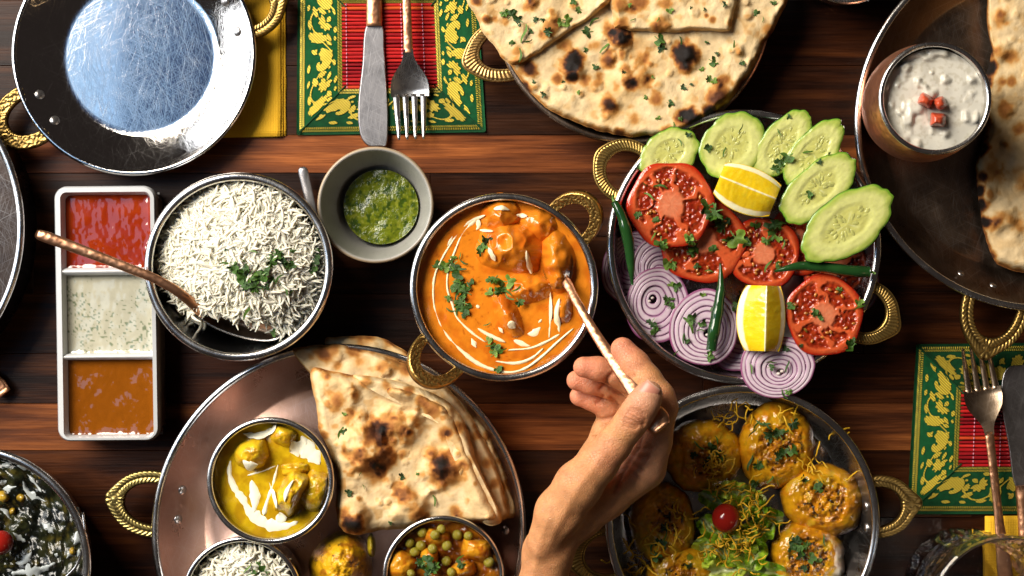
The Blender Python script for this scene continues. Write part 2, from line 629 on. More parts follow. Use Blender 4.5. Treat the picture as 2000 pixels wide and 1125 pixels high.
def handle(parent, c, ang, rim_r, rim_z, wd, dp, bw, tilt=0.0, style='leaf', point=.012, thick=.004, drop=.004, gap=0.0, hi=None):
    """flat cast brass handle: an arched engraved band that stands out from the rim. sizes in metres, ang = direction in world degrees"""
    hi = BRASS_HI if hi is None else np.array(hi)
    nu, nv = 150, 15
    t = np.linspace(-.06, 1.06, nu) * np.pi
    v = np.linspace(0, 1, nv)
    ax, ay = wd / 2 - bw, dp - bw
    pk = .55 * point * np.exp(-((t - np.pi / 2) / .30) ** 2)
    bwt = bw * (.86 + .14 * np.sin(np.clip(t, 0, np.pi)))
    ex = np.abs(np.cos(t)) ** .92 * np.sign(np.cos(t))
    ix, iy = ax * ex, ay * np.sin(t)
    nx, ny = ex, np.sin(t) * 1.0
    ln = np.hypot(nx, ny); nx, ny = nx / ln, ny / ln
    X = ix[:, None] + nx[:, None] * (bwt[:, None] * v)
    Y = iy[:, None] + ny[:, None] * ((bwt + pk)[:, None] * v)
    tt = (t / np.pi)[:, None]; vv = v[None, :]
    side = np.abs(vv - .5)
    if style == 'leaf':
        ph = np.where(tt < .5, tt, 1 - tt) * 26 - side * 3.0
        rel = np.abs(np.sin(ph * np.pi)) ** .6 * sm(0, .12, side) * sm(.5, .40, side)
        fl = np.exp(-((tt - .5) / .05) ** 2)
        rel = rel * (1 - fl) + fl * (.5 + .5 * np.cos(10 * np.arctan2(vv - .5, (tt - .5) * 6)))
    elif style == 'rib':
        ph = tt * 30 + (vv - .5) * 1.6
        rel = np.abs(np.sin(ph * np.pi)) ** .6 * sm(.36, .26, side)
        rel = np.maximum(rel, sm(.38, .41, side))
    else:  # scroll
        rel = .5 + .5 * np.sin(tt * 60 + 4 * np.sin(vv * 9 + tt * 14)) * np.sin(vv * 12 + 3 * np.sin(tt * 40))
        rel = rel * sm(.5, .40, side) + sm(.40, .46, side)
    rel = np.clip(rel, 0, 1)
    Zt = thick * (.55 + .45 * np.sqrt(np.clip(1 - (2 * side) ** 14, 0, 1))) + rel * .0008
    rows, cols = [], []
    top = np.stack([X, Y, np.broadcast_to(Zt, X.shape)], -1)
    bot = np.stack([X, Y, np.zeros_like(X)], -1)
    ring = np.concatenate([top, bot[:, ::-1]], 1)     # closed cross section
    V = ring.reshape(-1, 3)
    C = np.concatenate([mix(BRASS_LO, hi, .15 + .85 * rel), np.tile(BRASS_LO * 1.5, (nu, nv, 1))], 1).reshape(-1, 3)
    F = grid_faces(nu, 2 * nv, wrap_v=True)
    # place: y outwards, tilt upwards
    ct, st = math.cos(tilt), math.sin(tilt)
    Yr, Zr = V[:, 1] * ct - V[:, 2] * st, V[:, 1] * st + V[:, 2] * ct
    a = math.radians(ang)
    rad, tan = np.array([math.cos(a), math.sin(a)]), np.array([-math.sin(a), math.cos(a)])
    off = rim_r + gap + .0028
    P = np.zeros_like(V)
    P[:, :2] = np.array(c[:2]) + (off + Yr)[:, None] * rad + V[:, 0][:, None] * tan
    P[:, 2] = rim_z - drop + Zr
    return mk('handle', P, F, M['brass'], parent, col=C)


RIVET = {}


def rivet(parent, p, r=.0032, nrm=(0, 0, 1)):
    if 'm' not in RIVET:
        prof = [(0.0001, .45), (.35, .44), (.7, .36), (.95, .15), (1.0, 0.0), (1.0, -.3)]
        V, F = lathe(prof, (0, 0), 20)
        me = raw_mesh('rivet', V, F); me.materials.append(M['steel_soft']); RIVET['m'] = me
    q = Vector(nrm).normalized().to_track_quat('Z', 'Y').to_matrix().to_4x4()
    return inst('rivet', RIVET['m'], Matrix.Translation(Vector(p)) @ q @ Matrix.Scale(r, 4), parent)


def dish(name, label, cat, px, py, rpx, zr, base_px, mat, z0=0.0, thick=.0012, lip=.0022, bulge=.35, rim_mat=None, group=None, n=160, base_rise=0.0, outward=.003):
    """spun metal dish: flat base, curved wall, rolled rim. rim centre and radius in photo pixels on the height zr"""
    c = W(px, py, zr)
    R = L(rpx, zr); rb = L(base_px, z0)
    t = thing(name, label, cat, (c[0], c[1], z0), group)
    zi = z0 + .0016
    inner = [(.00005, zi + base_rise), (rb * .5, zi + base_rise), (rb * .93, zi + base_rise * .7)] + arc_profile(rb, zi, R - lip, zr - .0006, 18, bulge)
    outer = [(r + thick, z - thick * .6) for r, z in reversed(inner[3:])] + [(rb * .9, z0), (.00005, z0)]
    V, F = lathe(inner + outer, c, n)
    b = mk('body', V, F, mat, t)
    a = np.linspace(0, 2 * np.pi, 10, endpoint=False)
    prof = [(R - lip * .7 + np.cos(x) * lip * .75, zr - .0004 + np.sin(x) * lip * .55) for x in a]
    prof.append(prof[0])
    V, F = lathe(prof, c, n)
    mk('rim', V, F, rim_mat or mat, t)
    t_in = (inner, R)
    return t, c, R, inner


def wall_point(c, R, inner, ang, frac):
    """a point on the inner wall, frac of the way from base to rim, with its normal"""
    w = np.array(inner[3:]); k = frac * (len(w) - 1); i = min(int(k), len(w) - 2); u = k - i
    r, z = w[i] * (1 - u) + w[i + 1] * u
    d = w[i + 1] - w[i]; nr, nz = -d[1], d[0]; ln = math.hypot(nr, nz)
    a = math.radians(ang)
    return (c[0] + r * math.cos(a), c[1] + r * math.sin(a), z), (nr / ln * math.cos(a), nr / ln * math.sin(a), nz / ln)


def two_rivets(t, c, R, inner, ang, spread=9, frac=.55, r=.0032):
    for d in (-spread, spread):
        p, nrm = wall_point(c, R, inner, ang + d, frac)
        rivet(t, p, r, nrm)


# empty plate
t, c, R, inn = dish('steel_plate', 'empty scratched steel plate with blue reflections over the corner of a yellow napkin', 'plate', 261, 104, 239, .0205, 152, M['steel'], .0035, lip=.0022, bulge=.12)
handle(t, c, 210.5, R - .004, .0185, .042, .026, .0095, style='scroll', point=.005, hi=(.42, .28, .085))
handle(t, c, 22, R - .003, .0185, .042, .024, .0095, style='leaf', point=.006)
two_rivets(t, c, R, inn, 210.5, 8.2, .62)
two_rivets(t, c, R, inn, 22 - 0, 9, .60)
PLATE = (t, c, R)

# steel dish at the border of the picture
t, c, R, inn = dish('steel_platter', 'dark steel platter beside the sauce tray, only its curved edge showing', 'platter', -302, 445, 349, .035, 326, M['steel_shaded'], 0, lip=.0032, rim_mat=M['steel_bowl'])

# rice bowl
t, c, R, inn = dish('steel_bowl', 'steel bowl heaped with white rice and a copper handled spoon', 'bowl', 466, 521, 184, .055, 128, M['steel_bowl'], 0, lip=.0036, bulge=.30)
RICE = (c, R, inn)

# tikka bowl
t, c, R, inn = dish('curry_pan', 'steel pan of orange creamy curry with two raised brass handles', 'pan', 984, 561, 184, .050, 150, M['steel_bowl'], 0, lip=.0032, bulge=.42)
handle(t, c, 44, R - .003, .050, .0365, .024, .0080, tilt=.62, style='scroll', point=.0, thick=.0048, gap=.001, hi=(.60, .37, .10))
handle(t, c, 227, R - .003, .050, .0380, .025, .0080, tilt=.62, style='scroll', point=.0, thick=.0048, gap=.001, hi=(.60, .37, .10))
two_rivets(t, c, R, inn, 44, 7.0, .93, .0028)
TIKKA = (c, R)

# salad pan
t, c, R, inn = dish('salad_pan', 'wide steel pan of sliced vegetable salad with brass handles', 'pan', 1453, 482, 268, .034, 205, M['steel_soft'], 0, lip=.0034, bulge=.3, rim_mat=M['steel_bowl'])
handle(t, c, 147, R - .003, .031, .043, .023, .0085, style='rib', point=.003)
handle(t, c, -28, R - .003, .031, .043, .023, .0085, style='rib', point=.006)
SALAD = (c, R)

# puri pan
t, c, R, inn = dish('puri_pan', 'steel pan of filled yellow puris around lettuce, brass handles', 'pan', 1450, 1020, 268, .036, 215, M['steel_soft'], 0, lip=.0034, bulge=.3, rim_mat=M['steel_bowl'])
handle(t, c, 6, R - .003, .033, .042, .024, .0085, style='leaf', point=.009)
handle(t, c, 194, R - .003, .033, .042, .024, .0085, style='rib', point=.005)
two_rivets(t, c, R, inn, 6 - 5, 4.8, .75)
PURI = (c, R)

# thali platter
t, c, R, inn = dish('thali_platter', 'large worn steel platter carrying curry bowls, rice and folded flatbread', 'platter', 662, 1038, 366, .030, 268, M['steel_warm'], 0, lip=.0030, bulge=.2, rim_mat=M['steel_bowl'])
handle(t, c, 172, R - .003, .027, .045, .029, .0092, style='leaf', point=.006, hi=(.50, .40, .14))
two_rivets(t, c, R, inn, 172, 5.2, .55)
two_rivets(t, c, R, inn, 4, 5, .55)
THALI = (c, R)

# platter with raita
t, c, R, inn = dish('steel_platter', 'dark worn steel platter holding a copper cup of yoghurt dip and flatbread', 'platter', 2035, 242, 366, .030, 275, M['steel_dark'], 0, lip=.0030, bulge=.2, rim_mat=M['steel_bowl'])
handle(t, c, 256.5, R - .003, .027, .046, .030, .0092, style='leaf', point=.010)
two_rivets(t, c, R, inn, 250, 6, .5, .0025)

# platter under the big flatbread
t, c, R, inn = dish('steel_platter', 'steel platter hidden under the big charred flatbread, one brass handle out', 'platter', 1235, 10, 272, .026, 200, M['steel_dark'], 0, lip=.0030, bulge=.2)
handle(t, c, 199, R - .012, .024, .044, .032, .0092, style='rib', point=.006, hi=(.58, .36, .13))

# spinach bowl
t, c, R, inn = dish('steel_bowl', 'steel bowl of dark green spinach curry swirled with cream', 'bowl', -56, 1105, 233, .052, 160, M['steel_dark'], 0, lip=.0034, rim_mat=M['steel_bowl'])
PALAK = (c, R)

# small serving bowls on the platter
t, c, R, inn = dish('small_bowl', 'small steel bowl of yellow curry with cream on the large platter', 'bowl', 528, 939, 124, .056, 84, M['steel_bowl'], .003, lip=.0024, bulge=.42)
YELLOW = (c, R)
t, c, R, inn = dish('small_bowl', 'small steel bowl of white rice at the platter edge', 'bowl', 473, 1166, 117, .052, 84, M['steel_bowl'], .003, lip=.0022, bulge=.42)
RICE2 = (c, R)
t, c, R, inn = dish('small_bowl', 'small steel bowl of pea and potato curry tucked under the flatbread', 'bowl', 866, 1126, 119, .052, 84, M['steel_bowl'], .003, lip=.0022, bulge=.42)
PEAS = (c, R)
# bowl that only just enters the picture
dish('small_bowl', 'small steel bowl whose edge peeks in beside the raita platter', 'bowl', 1657, -95, 103, .04, 70, M['steel_bowl'], 0, lip=.0026)


# raita cup
def copper_cup():
    zr, z0 = .078, .003
    c = W(1826, 192, zr); R = L(107, zr)
    t = thing('copper_cup', 'hammered copper cup of white yoghurt raita topped with tomato', 'cup', (c[0], c[1], z0))
    w = R
    prof = [(w * .99, zr), (w * 1.00, zr - .004), (w * 1.07, zr - .014), (w * 1.10, zr - .026), (w * 1.06, zr - .040), (w * .95, zr - .054), (w * .80, zr - .066), (w * .7, z0 + .002), (w * .66, z0), (.0001, z0)]
    P = catmull(np.array(prof), 5)
    V, F = lathe(P, c, 128); mk('outer_shell', V, F, M['copper'], t)
    inn = [(w * .965, zr), (w * .96, zr - .006), (w * .95, zr - .02), (w * .90, zr - .04), (w * .7, zr - .06), (.0001, zr - .062)]
    V, F = lathe(inn, c, 128); mk('liner', V, F, M['steel_bowl'], t)
    a = np.linspace(0, 2 * np.pi, 11)
    V, F = lathe([(w * .985 + np.cos(x) * .0016, zr + np.sin(x) * .0014) for x in a], c, 128); mk('rim', V, F, M['steel_bowl'], t)
    return c, R, zr


CUP = copper_cup()


# stoneware chutney bowl
def stoneware():
    zr = .046
    c = W(733, 400, zr); R = L(114, zr)
    t = thing('stoneware_bowl', 'grey speckled stoneware bowl of green chutney beside the rice', 'bowl', (c[0], c[1], 0))
    rb = R * .55
    inner = [(.0001, .006), (rb * .7, .006)] + arc_profile(rb, .007, R - .0024, zr - .0008, 18, .18)
    rimp = [(R - .0018, zr), (R - .0006, zr - .0002), (R, zr - .0014)]
    outer = [(r + .0036, z - .001) for r, z in reversed(arc_profile(rb, .0045, R - .0036, zr - .002, 14, .18))] + [(rb + .002, 0), (.0001, 0)]
    P = np.array(inner + rimp + outer)
    V, F = lathe(P, c, 160)
    x, y = V[:, 0] * 1000, V[:, 1] * 1000
    base = np.array(srgb(148, 147, 142))
    C = np.tile(base, (len(V), 1)) * (.85 + .3 * fbm(x / 7, y / 7, 3))[:, None]
    r = np.hypot(V[:, 0] - c[0], V[:, 1] - c[1])
    edge = sm(R - .0022, R - .0004, r) * (V[:, 2] > zr - .004)
    C = mix(C, np.tile(np.array((.36, .24, .12)), (len(V), 1)), edge * .8)
    m = N('speckled_stoneware')
    co = m.coord()
    v = m.n('TexVoronoi'); v.inputs['Scale'].default_value = 420; m.l(co, v.inputs['Vector'])
    sp = m.ramp(v.outputs[0], [(.10, 1.0), (.16, 0.0)])
    msk = m.ramp(m.noise(co, 160, 2), [(.42, 0.0), (.52, 1.0)])
    m.base(m.mixc(m.math('MULTIPLY', m.math('MULTIPLY', sp, msk), .75), m.attr(), (.07, .06, .05)))
    m.set(Roughness=.36)
    m.normal(m.bump(m.noise(co, 120, 3), .15, .0008))
    mk('bowl_body', V, F, m.m, t, col=C)
    return c, R, zr


STONE = stoneware()


# three part porcelain sauce tray
def rrect(x0, y0, x1, y1, r, n=8):
    P = []
    for cx, cy, a0 in ((x1 - r, y0 + r, -90), (x1 - r, y1 - r, 0), (x0 + r, y1 - r, 90), (x0 + r, y0 + r, 180)):
        for k in range(n):
            a = math.radians(a0 + 90 * k / (n - 1)); P.append((cx + r * math.cos(a), cy + r * math.sin(a)))
    return np.array(P)


def sauce_tray():
    zr = .030
    cx, cy = 207.5, 612.5
    ca, sa = math.cos(math.radians(-.45)), math.sin(math.radians(-.45))
    def tr(P, z):
        P = np.asarray(P, float); d = P - (cx, cy)
        q = np.stack([cx + d[:, 0] * ca - d[:, 1] * sa + d[:, 1] * .008, cy + d[:, 0] * sa + d[:, 1] * ca], -1)
        return WA(q[:, 0], q[:, 1], z)
    o = W(cx, cy, zr)
    t = thing('sauce_tray', 'white porcelain tray with three compartments of red, white and amber sauce', 'tray', (o[0], o[1], 0))
    mb = MB()
    xy = lambda P: tr(P, zr)[:, :2]
    # outer wall: loops from bottom to crest
    def loops(Ls):
        n = len(Ls[0]); V = np.concatenate(Ls); return V, grid_faces(len(Ls), n, wrap_v=True)
    def loop(x0, y0, x1, y1, r, z):
        p = xy(rrect(x0, y0, x1, y1, r)); return np.c_[p, np.full(len(p), z)]
    X0, Y0, X1, Y1 = 108, 363, 307, 862
    V, F = loops([loop(X0 + 14, Y0 + 14, X1 - 14, Y1 - 14, 22, 0), loop(X0 + 5, Y0 + 5, X1 - 5, Y1 - 5, 24, .002), loop(X0, Y0, X1, Y1, 25, zr - .006), loop(X0, Y0, X1, Y1, 25, zr - .002), loop(X0 + 3, Y0 + 3, X1 - 3, Y1 - 3, 23, zr)])
    mb.add(V, F, (.50, .51, .52))
    comps = [(125, 378, 292, 523), (127, 537, 294, 691), (127, 703, 296, 851)]
    # flat crest between outer loop and wells: built as strips
    def quad(x0, y0, x1, y1, z=zr):
        p = xy([(x0, y0), (x0, y1), (x1, y1), (x1, y0)]); mb.add(np.c_[p, np.full(4, z)], np.array([[0, 1, 2, 3]]), (.50, .51, .52))
    crest = loop(X0 + 3, Y0 + 3, X1 - 3, Y1 - 3, 23, zr)
    inner = loop(121, 375, 297, 855, 12, zr + .0003)
    V, F = loops([crest, inner]); mb.add(V, F, (.50, .51, .52))
    # divider tops between wells, walls of wells
    for (a, b) in ((523, 537), (691, 703)):
        for k in range(8):
            u0, u1 = k / 8, (k + 1) / 8
            za, zb = zr - .0035 + .0028 * math.sin(math.pi * u0), zr - .0035 + .0028 * math.sin(math.pi * u1)
            p = xy([(119, a + (b - a) * u0), (119, a + (b - a) * u1), (299, a + (b - a) * u1), (299, a + (b - a) * u0)])
            mb.add(np.c_[p, [za, zb, zb, za]], np.array([[0, 1, 2, 3]]), (.50, .51, .52))
    V, F = loops([inner, loop(124, 378, 294, 852, 11, zr - .003), loop(126, 380, 292, 850, 11, zr - .008), loop(130, 384, 288, 846, 10, .006)]); mb.add(V, F, (.50, .51, .52))
    for (a, b) in ((523, 537), (691, 703)):
        for yy, d in ((a, -1), (b, 1)):
            p = xy([(119, yy), (299, yy), (299, yy + d * 5), (119, yy + d * 5)])
            mb.add(np.c_[p, [zr - .0035, zr - .0035, .006, .006]], np.array([[0, 1, 2, 3]]), (.50, .51, .52))
    p = xy([(120, 372), (120, 856), (298, 856), (298, 372)])
    mb.add(np.c_[p, np.full(4, .006)], np.array([[0, 1, 2, 3]]), (.50, .51, .52))
    V, F, C = mb.get()
    mk('tray_body', V, F, M['porcelain'], t, col=C)
    # sauces
    data = [('chilli_sauce', 'glossy red chilli sauce filling one tray compartment', (.23, .020, .003), 0), ('yoghurt_sauce', 'pale herb flecked yoghurt sauce in the middle tray compartment', (.44, .42, .32), 1), ('tamarind_sauce', 'amber brown tamarind sauce in a tray compartment', (.20, .056, .003), 2)]
    for (nm, lab, colr, k), (x0, y0, x1, y1) in zip(data, comps):
        nx, ny = 90, 80
        gx, gy = np.meshgrid(np.linspace(x0 - 2, x1 + 2, nx), np.linspace(y0 + (-2 if k == 0 else -1), y1 + 1, ny), indexing='ij')
        d = np.minimum(np.minimum(gx - x0, x1 - gx), np.minimum(gy - y0, y1 - gy))
        h = fbm(gx / 26, gy / 40, 40 + k, 3)
        f2 = fbm(gx / 7, gy / 9, 50 + k, 3)
        z = zr - .0075 + .0010 * (h - .5) + .00012 * (f2 - .5) + .0010 * np.exp(-np.clip(d, 0, 99) / 5)
        P = tr(np.c_[gx.ravel(), gy.ravel()], zr)
        P[:, 2] = z.ravel()
        C = np.tile(np.array(colr), (nx * ny, 1)) * (.95 + .1 * f2.ravel()[:, None])
        if k == 1:
            sp = vnoise(gx / 3.6, gy / 3.6, 77).ravel() * (fbm(gx / 40, gy / 40, 7, 2).ravel() + .5)
            C = mix(C, np.tile(np.array((.10, .14, .07)), (len(C), 1)), sm(.80, .95, sp) * .8)
        if k == 0:
            C = mix(C, np.tile(np.array((.30, .035, .004)), (len(C), 1)), sm(.5, .8, h.ravel()) * .6)
        mk(nm, P, grid_faces(nx, ny), M['sauce'], None, col=C, label=lab, cat='sauce', loc=(P[:, 0].mean(), P[:, 1].mean(), .006))


sauce_tray()


# ------------------------------------------------------------------ placemats
def stroke(P, w):
    """variable width ribbon in 2d -> left and right edges"""
    P = np.asarray(P, float); w = np.broadcast_to(np.asarray(w, float), (len(P),))
    T = np.gradient(P, axis=0); T /= np.linalg.norm(T, axis=1)[:, None] + 1e-9
    Nn = np.stack([-T[:, 1], T[:, 0]], -1)
    return P + Nn * w[:, None] / 2, P - Nn * w[:, None] / 2


def motif(kind):
    """gold figures in strip units: x along, y across 0..1. list of (points, widths)"""
    out = []
    def leaf(x, y, ang, ln, wd, bend=0.0):
        u = np.linspace(0, 1, 9); a = math.radians(ang)
        px = u * ln; py = bend * ln * u * u
        P = np.stack([x + px * math.cos(a) - py * math.sin(a), y + px * math.sin(a) + py * math.cos(a)], -1)
        out.append((P, wd * np.sin(np.pi * np.clip(u, .02, .98)) ** .7))
    # paisley: fat body that curls to a point
    a = np.linspace(0, 1, 26)
    th = np.radians(200 - a * 330); rad = .225 * (1 - a * .72)
    P = np.stack([.42 + rad * np.cos(th) + a * .05, .50 + rad * np.sin(th)], -1)
    out.append((P, .27 * (1 - a) ** .75 * sm(0, .10, a) + .015))
    for k in range(7):     # notched outer fringe
        t2 = math.radians(215 - k * 32)
        leaf(.42 + .33 * math.cos(t2), .50 + .33 * math.sin(t2), math.degrees(t2) - 75, .10, .045)
    # vine
    u = np.linspace(0, 1, 30)
    out.append((np.stack([u * 1.75, .5 + .33 * np.sin(u * 2 * np.pi * 1.0 + .6)], -1), .028))
    # flower
    for k in range(7):
        leaf(1.08, .62, -150 + k * 38, .22, .085)
    leaf(1.02, .35, 200, .20, .07, .3); leaf(.78, .26, 20, .24, .09, .3); leaf(.80, .78, -10, .22, .08, -.3)
    # pine cone
    for k in range(5):
        w = .30 * math.sin(math.pi * (k + 1) / 6.2)
        out.append((np.array([(1.40 + k * .055, .40 - w), (1.425 + k * .055, .40), (1.40 + k * .055, .40 + w)]), .042))
    leaf(1.36, .70, 10, .24, .09, .3); leaf(1.60, .66, 60, .20, .08)
    leaf(1.66, .20, 150, .16, .06)
    leaf(.10, .20, 60, .20, .08); leaf(.12, .85, -50, .22, .08); leaf(.62, .10, 170, .2, .07); leaf(.66, .92, 190, .22, .07); leaf(1.15, .12, 10, .22, .08); leaf(1.28, .92, 170, .24, .08); leaf(1.55, .93, 180, .16, .06); leaf(.95, .08, 160, .16, .06)
    for k in range(5): leaf(.72, .52, -60 + k * 32, .15, .06)
    return out


MOTIF = motif(0)


def placemat(label, corners, bw, cen, group_lab, z=.0008):
    """corners BL, BR, TR, TL in photo px (any slight skew); border width bw as a fraction (u,v)"""
    BL, BR, TR, TL = [np.array(p, float) for p in corners]
    def uv(u, v):
        u, v = np.asarray(u, float), np.asarray(v, float)
        P = (BL * ((1 - u) * (1 - v))[..., None] + BR * (u * (1 - v))[..., None] + TR * (u * v)[..., None] + TL * ((1 - u) * v)[..., None])
        return P
    o = W(*uv(np.array(.5), np.array(.5)), 0)
    t = thing('placemat', label, 'placemat', (o[0], o[1], 0))
    bu, bv = bw
    lenU, lenV = np.linalg.norm(BR - BL), np.linalg.norm(TL - BL)
    # four mitred border strips; strip coords s along 0..1, t across 0 outer..1 inner
    strips = {
        'bottom': lambda s, q: uv(bu * q + s * (1 - 2 * bu * q), bv * q),
        'top': lambda s, q: uv(1 - (bu * q + s * (1 - 2 * bu * q)), 1 - bv * q),
        'left': lambda s, q: uv(bu * q, 1 - (bv * q + s * (1 - 2 * bv * q))),
        'right': lambda s, q: uv(1 - bu * q, bv * q + s * (1 - 2 * bv * q)),
    }
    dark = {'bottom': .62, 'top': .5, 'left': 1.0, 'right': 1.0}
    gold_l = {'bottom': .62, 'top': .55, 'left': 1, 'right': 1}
    th = .0022
    for nm, fn in strips.items():
        ln = lenU if nm in ('bottom', 'top') else lenV
        wpx = bv * lenV if nm in ('bottom', 'top') else bu * lenU
        ns, nq = 60, 9
        s, q = np.meshgrid(np.linspace(0.003, .997, ns), np.linspace(0, 1, nq), indexing='ij')
        P = fn(s, q)
        zz = z + th * (1 - .8 * (np.abs(q - .5) * 2) ** 6) + .0006 * fbm(P[..., 0] / 40, P[..., 1] / 40, 5, 2)
        V = WA(P[..., 0].ravel(), P[..., 1].ravel(), zz.ravel())
        skirt = V.copy(); skirt[:, 2] = z
        F = grid_faces(ns, nq)
        # outer skirt
        e = np.arange(ns) * nq
        F2 = np.stack([e[:-1], e[1:], e[1:] + ns * nq, e[:-1] + ns * nq], -1)
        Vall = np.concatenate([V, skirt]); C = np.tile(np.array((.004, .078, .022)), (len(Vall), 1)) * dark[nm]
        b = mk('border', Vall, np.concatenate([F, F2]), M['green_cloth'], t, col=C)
        # gold embroidery raised on it
        mb = MB()
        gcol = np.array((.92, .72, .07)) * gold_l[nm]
        def put(sx, qy, up=.00055):
            sx, qy = np.clip(np.asarray(sx, float), .01, .99), np.asarray(qy, float)
            P = fn(sx, qy)
            return WA(P[..., 0], P[..., 1], z + th * (1 - .8 * (np.abs(qy - .5) * 2) ** 6) + .0006 * fbm(P[..., 0] / 40, P[..., 1] / 40, 5, 2) + up)
        def ok(sx, qy):      # inside the mitre
            lo = 0 * qy
            return True
        for (q0, q1) in ((.06, .155), (.84, .93)):
            n = int(ln / 4.6)
            for k in range(n):
                s0 = (k + .12) / n; s1 = (k + .62) / n; m_ = (q0 + q1) / 2
                for (qa, qb, d) in ((q0, m_ - .006, .55 / n), (m_ + .006, q1, -.55 / n)):
                    V4 = put([s0, s1, s1 + d, s0 + d], [qa, qa, qb, qb]); mb.add(V4, np.array([[0, 1, 2, 3]]), gcol * random.uniform(.8, 1.1))
            for qe in ():
                ss = np.linspace(.005, .995, 50)
                V4 = np.concatenate([put(ss, np.full(50, qe - .008), .0003), put(ss, np.full(50, qe + .008), .0003)])
                mb.add(V4, grid_faces(2, 50), gcol * .8)
        per = 1.75
        nrep = max(1, int(round((ln - .6 * wpx) / (wpx * per))))
        sc = (ln * 1.0) / (nrep * per)        # px per unit along
        for r in range(nrep):
            for (P, w) in MOTIF:
                A, B = stroke(P, np.asarray(w) * 1.38)
                def conv(Q):
                    return (Q[:, 0] + r * per) * sc / ln, .165 + .67 * Q[:, 1]
                sa, qa = conv(A); sb, qb = conv(B)
                # keep away from the mitres
                VV = np.concatenate([put(sa, qa), put(sb, qb)])
                mb.add(VV, grid_faces(2, len(P)), gcol * random.uniform(.85, 1.05))
        V, F, C = mb.get()
        mk('embroidery', V, F, M['gold_thread'], b, col=C, smooth=False)
        # mitre seam cord
    for (a_, b_) in (((0, 0), (bu, bv)), ((1, 0), (1 - bu, bv)), ((1, 1), (1 - bu, 1 - bv)), ((0, 1), (bu, 1 - bv))):
        u = np.linspace(.02, 1, 12)
        P = uv(a_[0] + (b_[0] - a_[0]) * u, a_[1] + (b_[1] - a_[1]) * u)
        V, F = tube(WA(P[:, 0], P[:, 1], z + th + .0004), .0005, 6)
        mk('seam', V, F, M['green_cloth'], t, col=(.006, .05, .016))
    # reeds
    e = .93
    P0, P1 = uv(bu * e, bv * e), uv(1 - bu * e, 1 - bv * e)
    hh = lenV * (1 - 2 * bv * e)
    n = int(round(hh / 7.4))
    for k in range(n):
        v = bv * e + (1 - 2 * bv * e) * (k + .5) / n
        A, B = uv(bu * e, v), uv(1 - bu * e, v)
        u = np.linspace(0, 1, 9)
        P = A[None] * (1 - u)[:, None] + B[None] * u[:, None]
        wob = (vnoise(u * 5, np.full(9, k * 3.1), 4) - .5)
        V, F = tube(WA(P[:, 0], P[:, 1] + wob * 1.2, z + .0012 + .0002 * wob), L(3.4) * random.uniform(.85, 1.08), 8, cap=False)
        mk('reed', V, F, M['reed'], t)
    for f in cen:
        u = bu * e + (1 - 2 * bu * e) * f
        mb = MB()
        for k in range(n):
            v = bv * e + (1 - 2 * bv * e) * (k + .5) / n
            p = W(*uv(u, v), z + .0026 if k % 2 else z + .0022)
            V, F = ellipsoid(p, (.0005, .0010, .0004), 6, 4); mb.add(V, F, (.62, .22, .30))
        V, F, C = mb.get(); mk('stitching', V, F, M['cream'], t, col=C, kind='stuff')
    return t


placemat('green and gold brocade placemat under the knife and fork beside the big flatbread', [(579, 264), (949, 258), (928, -82), (582, -82)], (.262, .275), (.05, .64, .87), '')
placemat('green and gold brocade placemat below the raita platter, fork across it', [(1772, 1004), (2150, 1004), (2150, 668), (1790, 672)], (.27, .295), (.16, .44, .8), '')


# ------------------------------------------------------------------ napkins
def napkin(label, quads, z=.0):
    P = np.array(quads[0], float)
    o = W(*P.mean(0), 0)
    t = thing('paper_napkin', label, 'napkin', (o[0], o[1], 0))
    for k, q in enumerate(quads):
        BL, BR, TR, TL = [np.array(p, float) for p in q]
        n = 24
        u, v = np.meshgrid(np.linspace(0, 1, n), np.linspace(0, 1, n), indexing='ij')
        P = BL * ((1 - u) * (1 - v))[..., None] + BR * (u * (1 - v))[..., None] + TR * (u * v)[..., None] + TL * ((1 - u) * v)[..., None]
        P[..., 0] += (fbm(P[..., 1] / 40, P[..., 0] * 0 + k, 3, 2) - .5) * 3 * u
        zz = z + .0006 + k * .0008 + .0005 * fbm(P[..., 0] / 60, P[..., 1] / 60, 9 + k, 2)
        V = WA(P[..., 0].ravel(), P[..., 1].ravel(), zz.ravel())
        V2 = V.copy(); V2[:, 2] -= .0006
        bd = np.concatenate([np.arange(n) * n, (n - 1) * n + np.arange(1, n), (n - 1 - np.arange(1, n)) * n + n - 1, n - 1 - np.arange(1, n)])
        F2 = np.stack([bd[:-1], bd[1:], bd[1:] + n * n, bd[:-1] + n * n], -1)
        mk('napkin_layer', np.concatenate([V, V2]), np.concatenate([grid_faces(n, n)[:, ::-1], F2]), M['napkin'], t)


napkin('folded yellow paper napkin half under the empty steel plate', [[(300, 272), (559, 265), (558, -60), (300, -60)], [(300, 270), (553, 266), (551, -60), (300, -60)], [(300, 271), (549, 267), (547, -60), (300, -60)]])
napkin('yellow paper napkin corner beside the crystal glass', [[(1924, 1190), (2120, 1190), (2120, 1006), (1924, 1008)], [(1926, 1190), (2120, 1190), (2120, 1004), (1928, 1012)]])


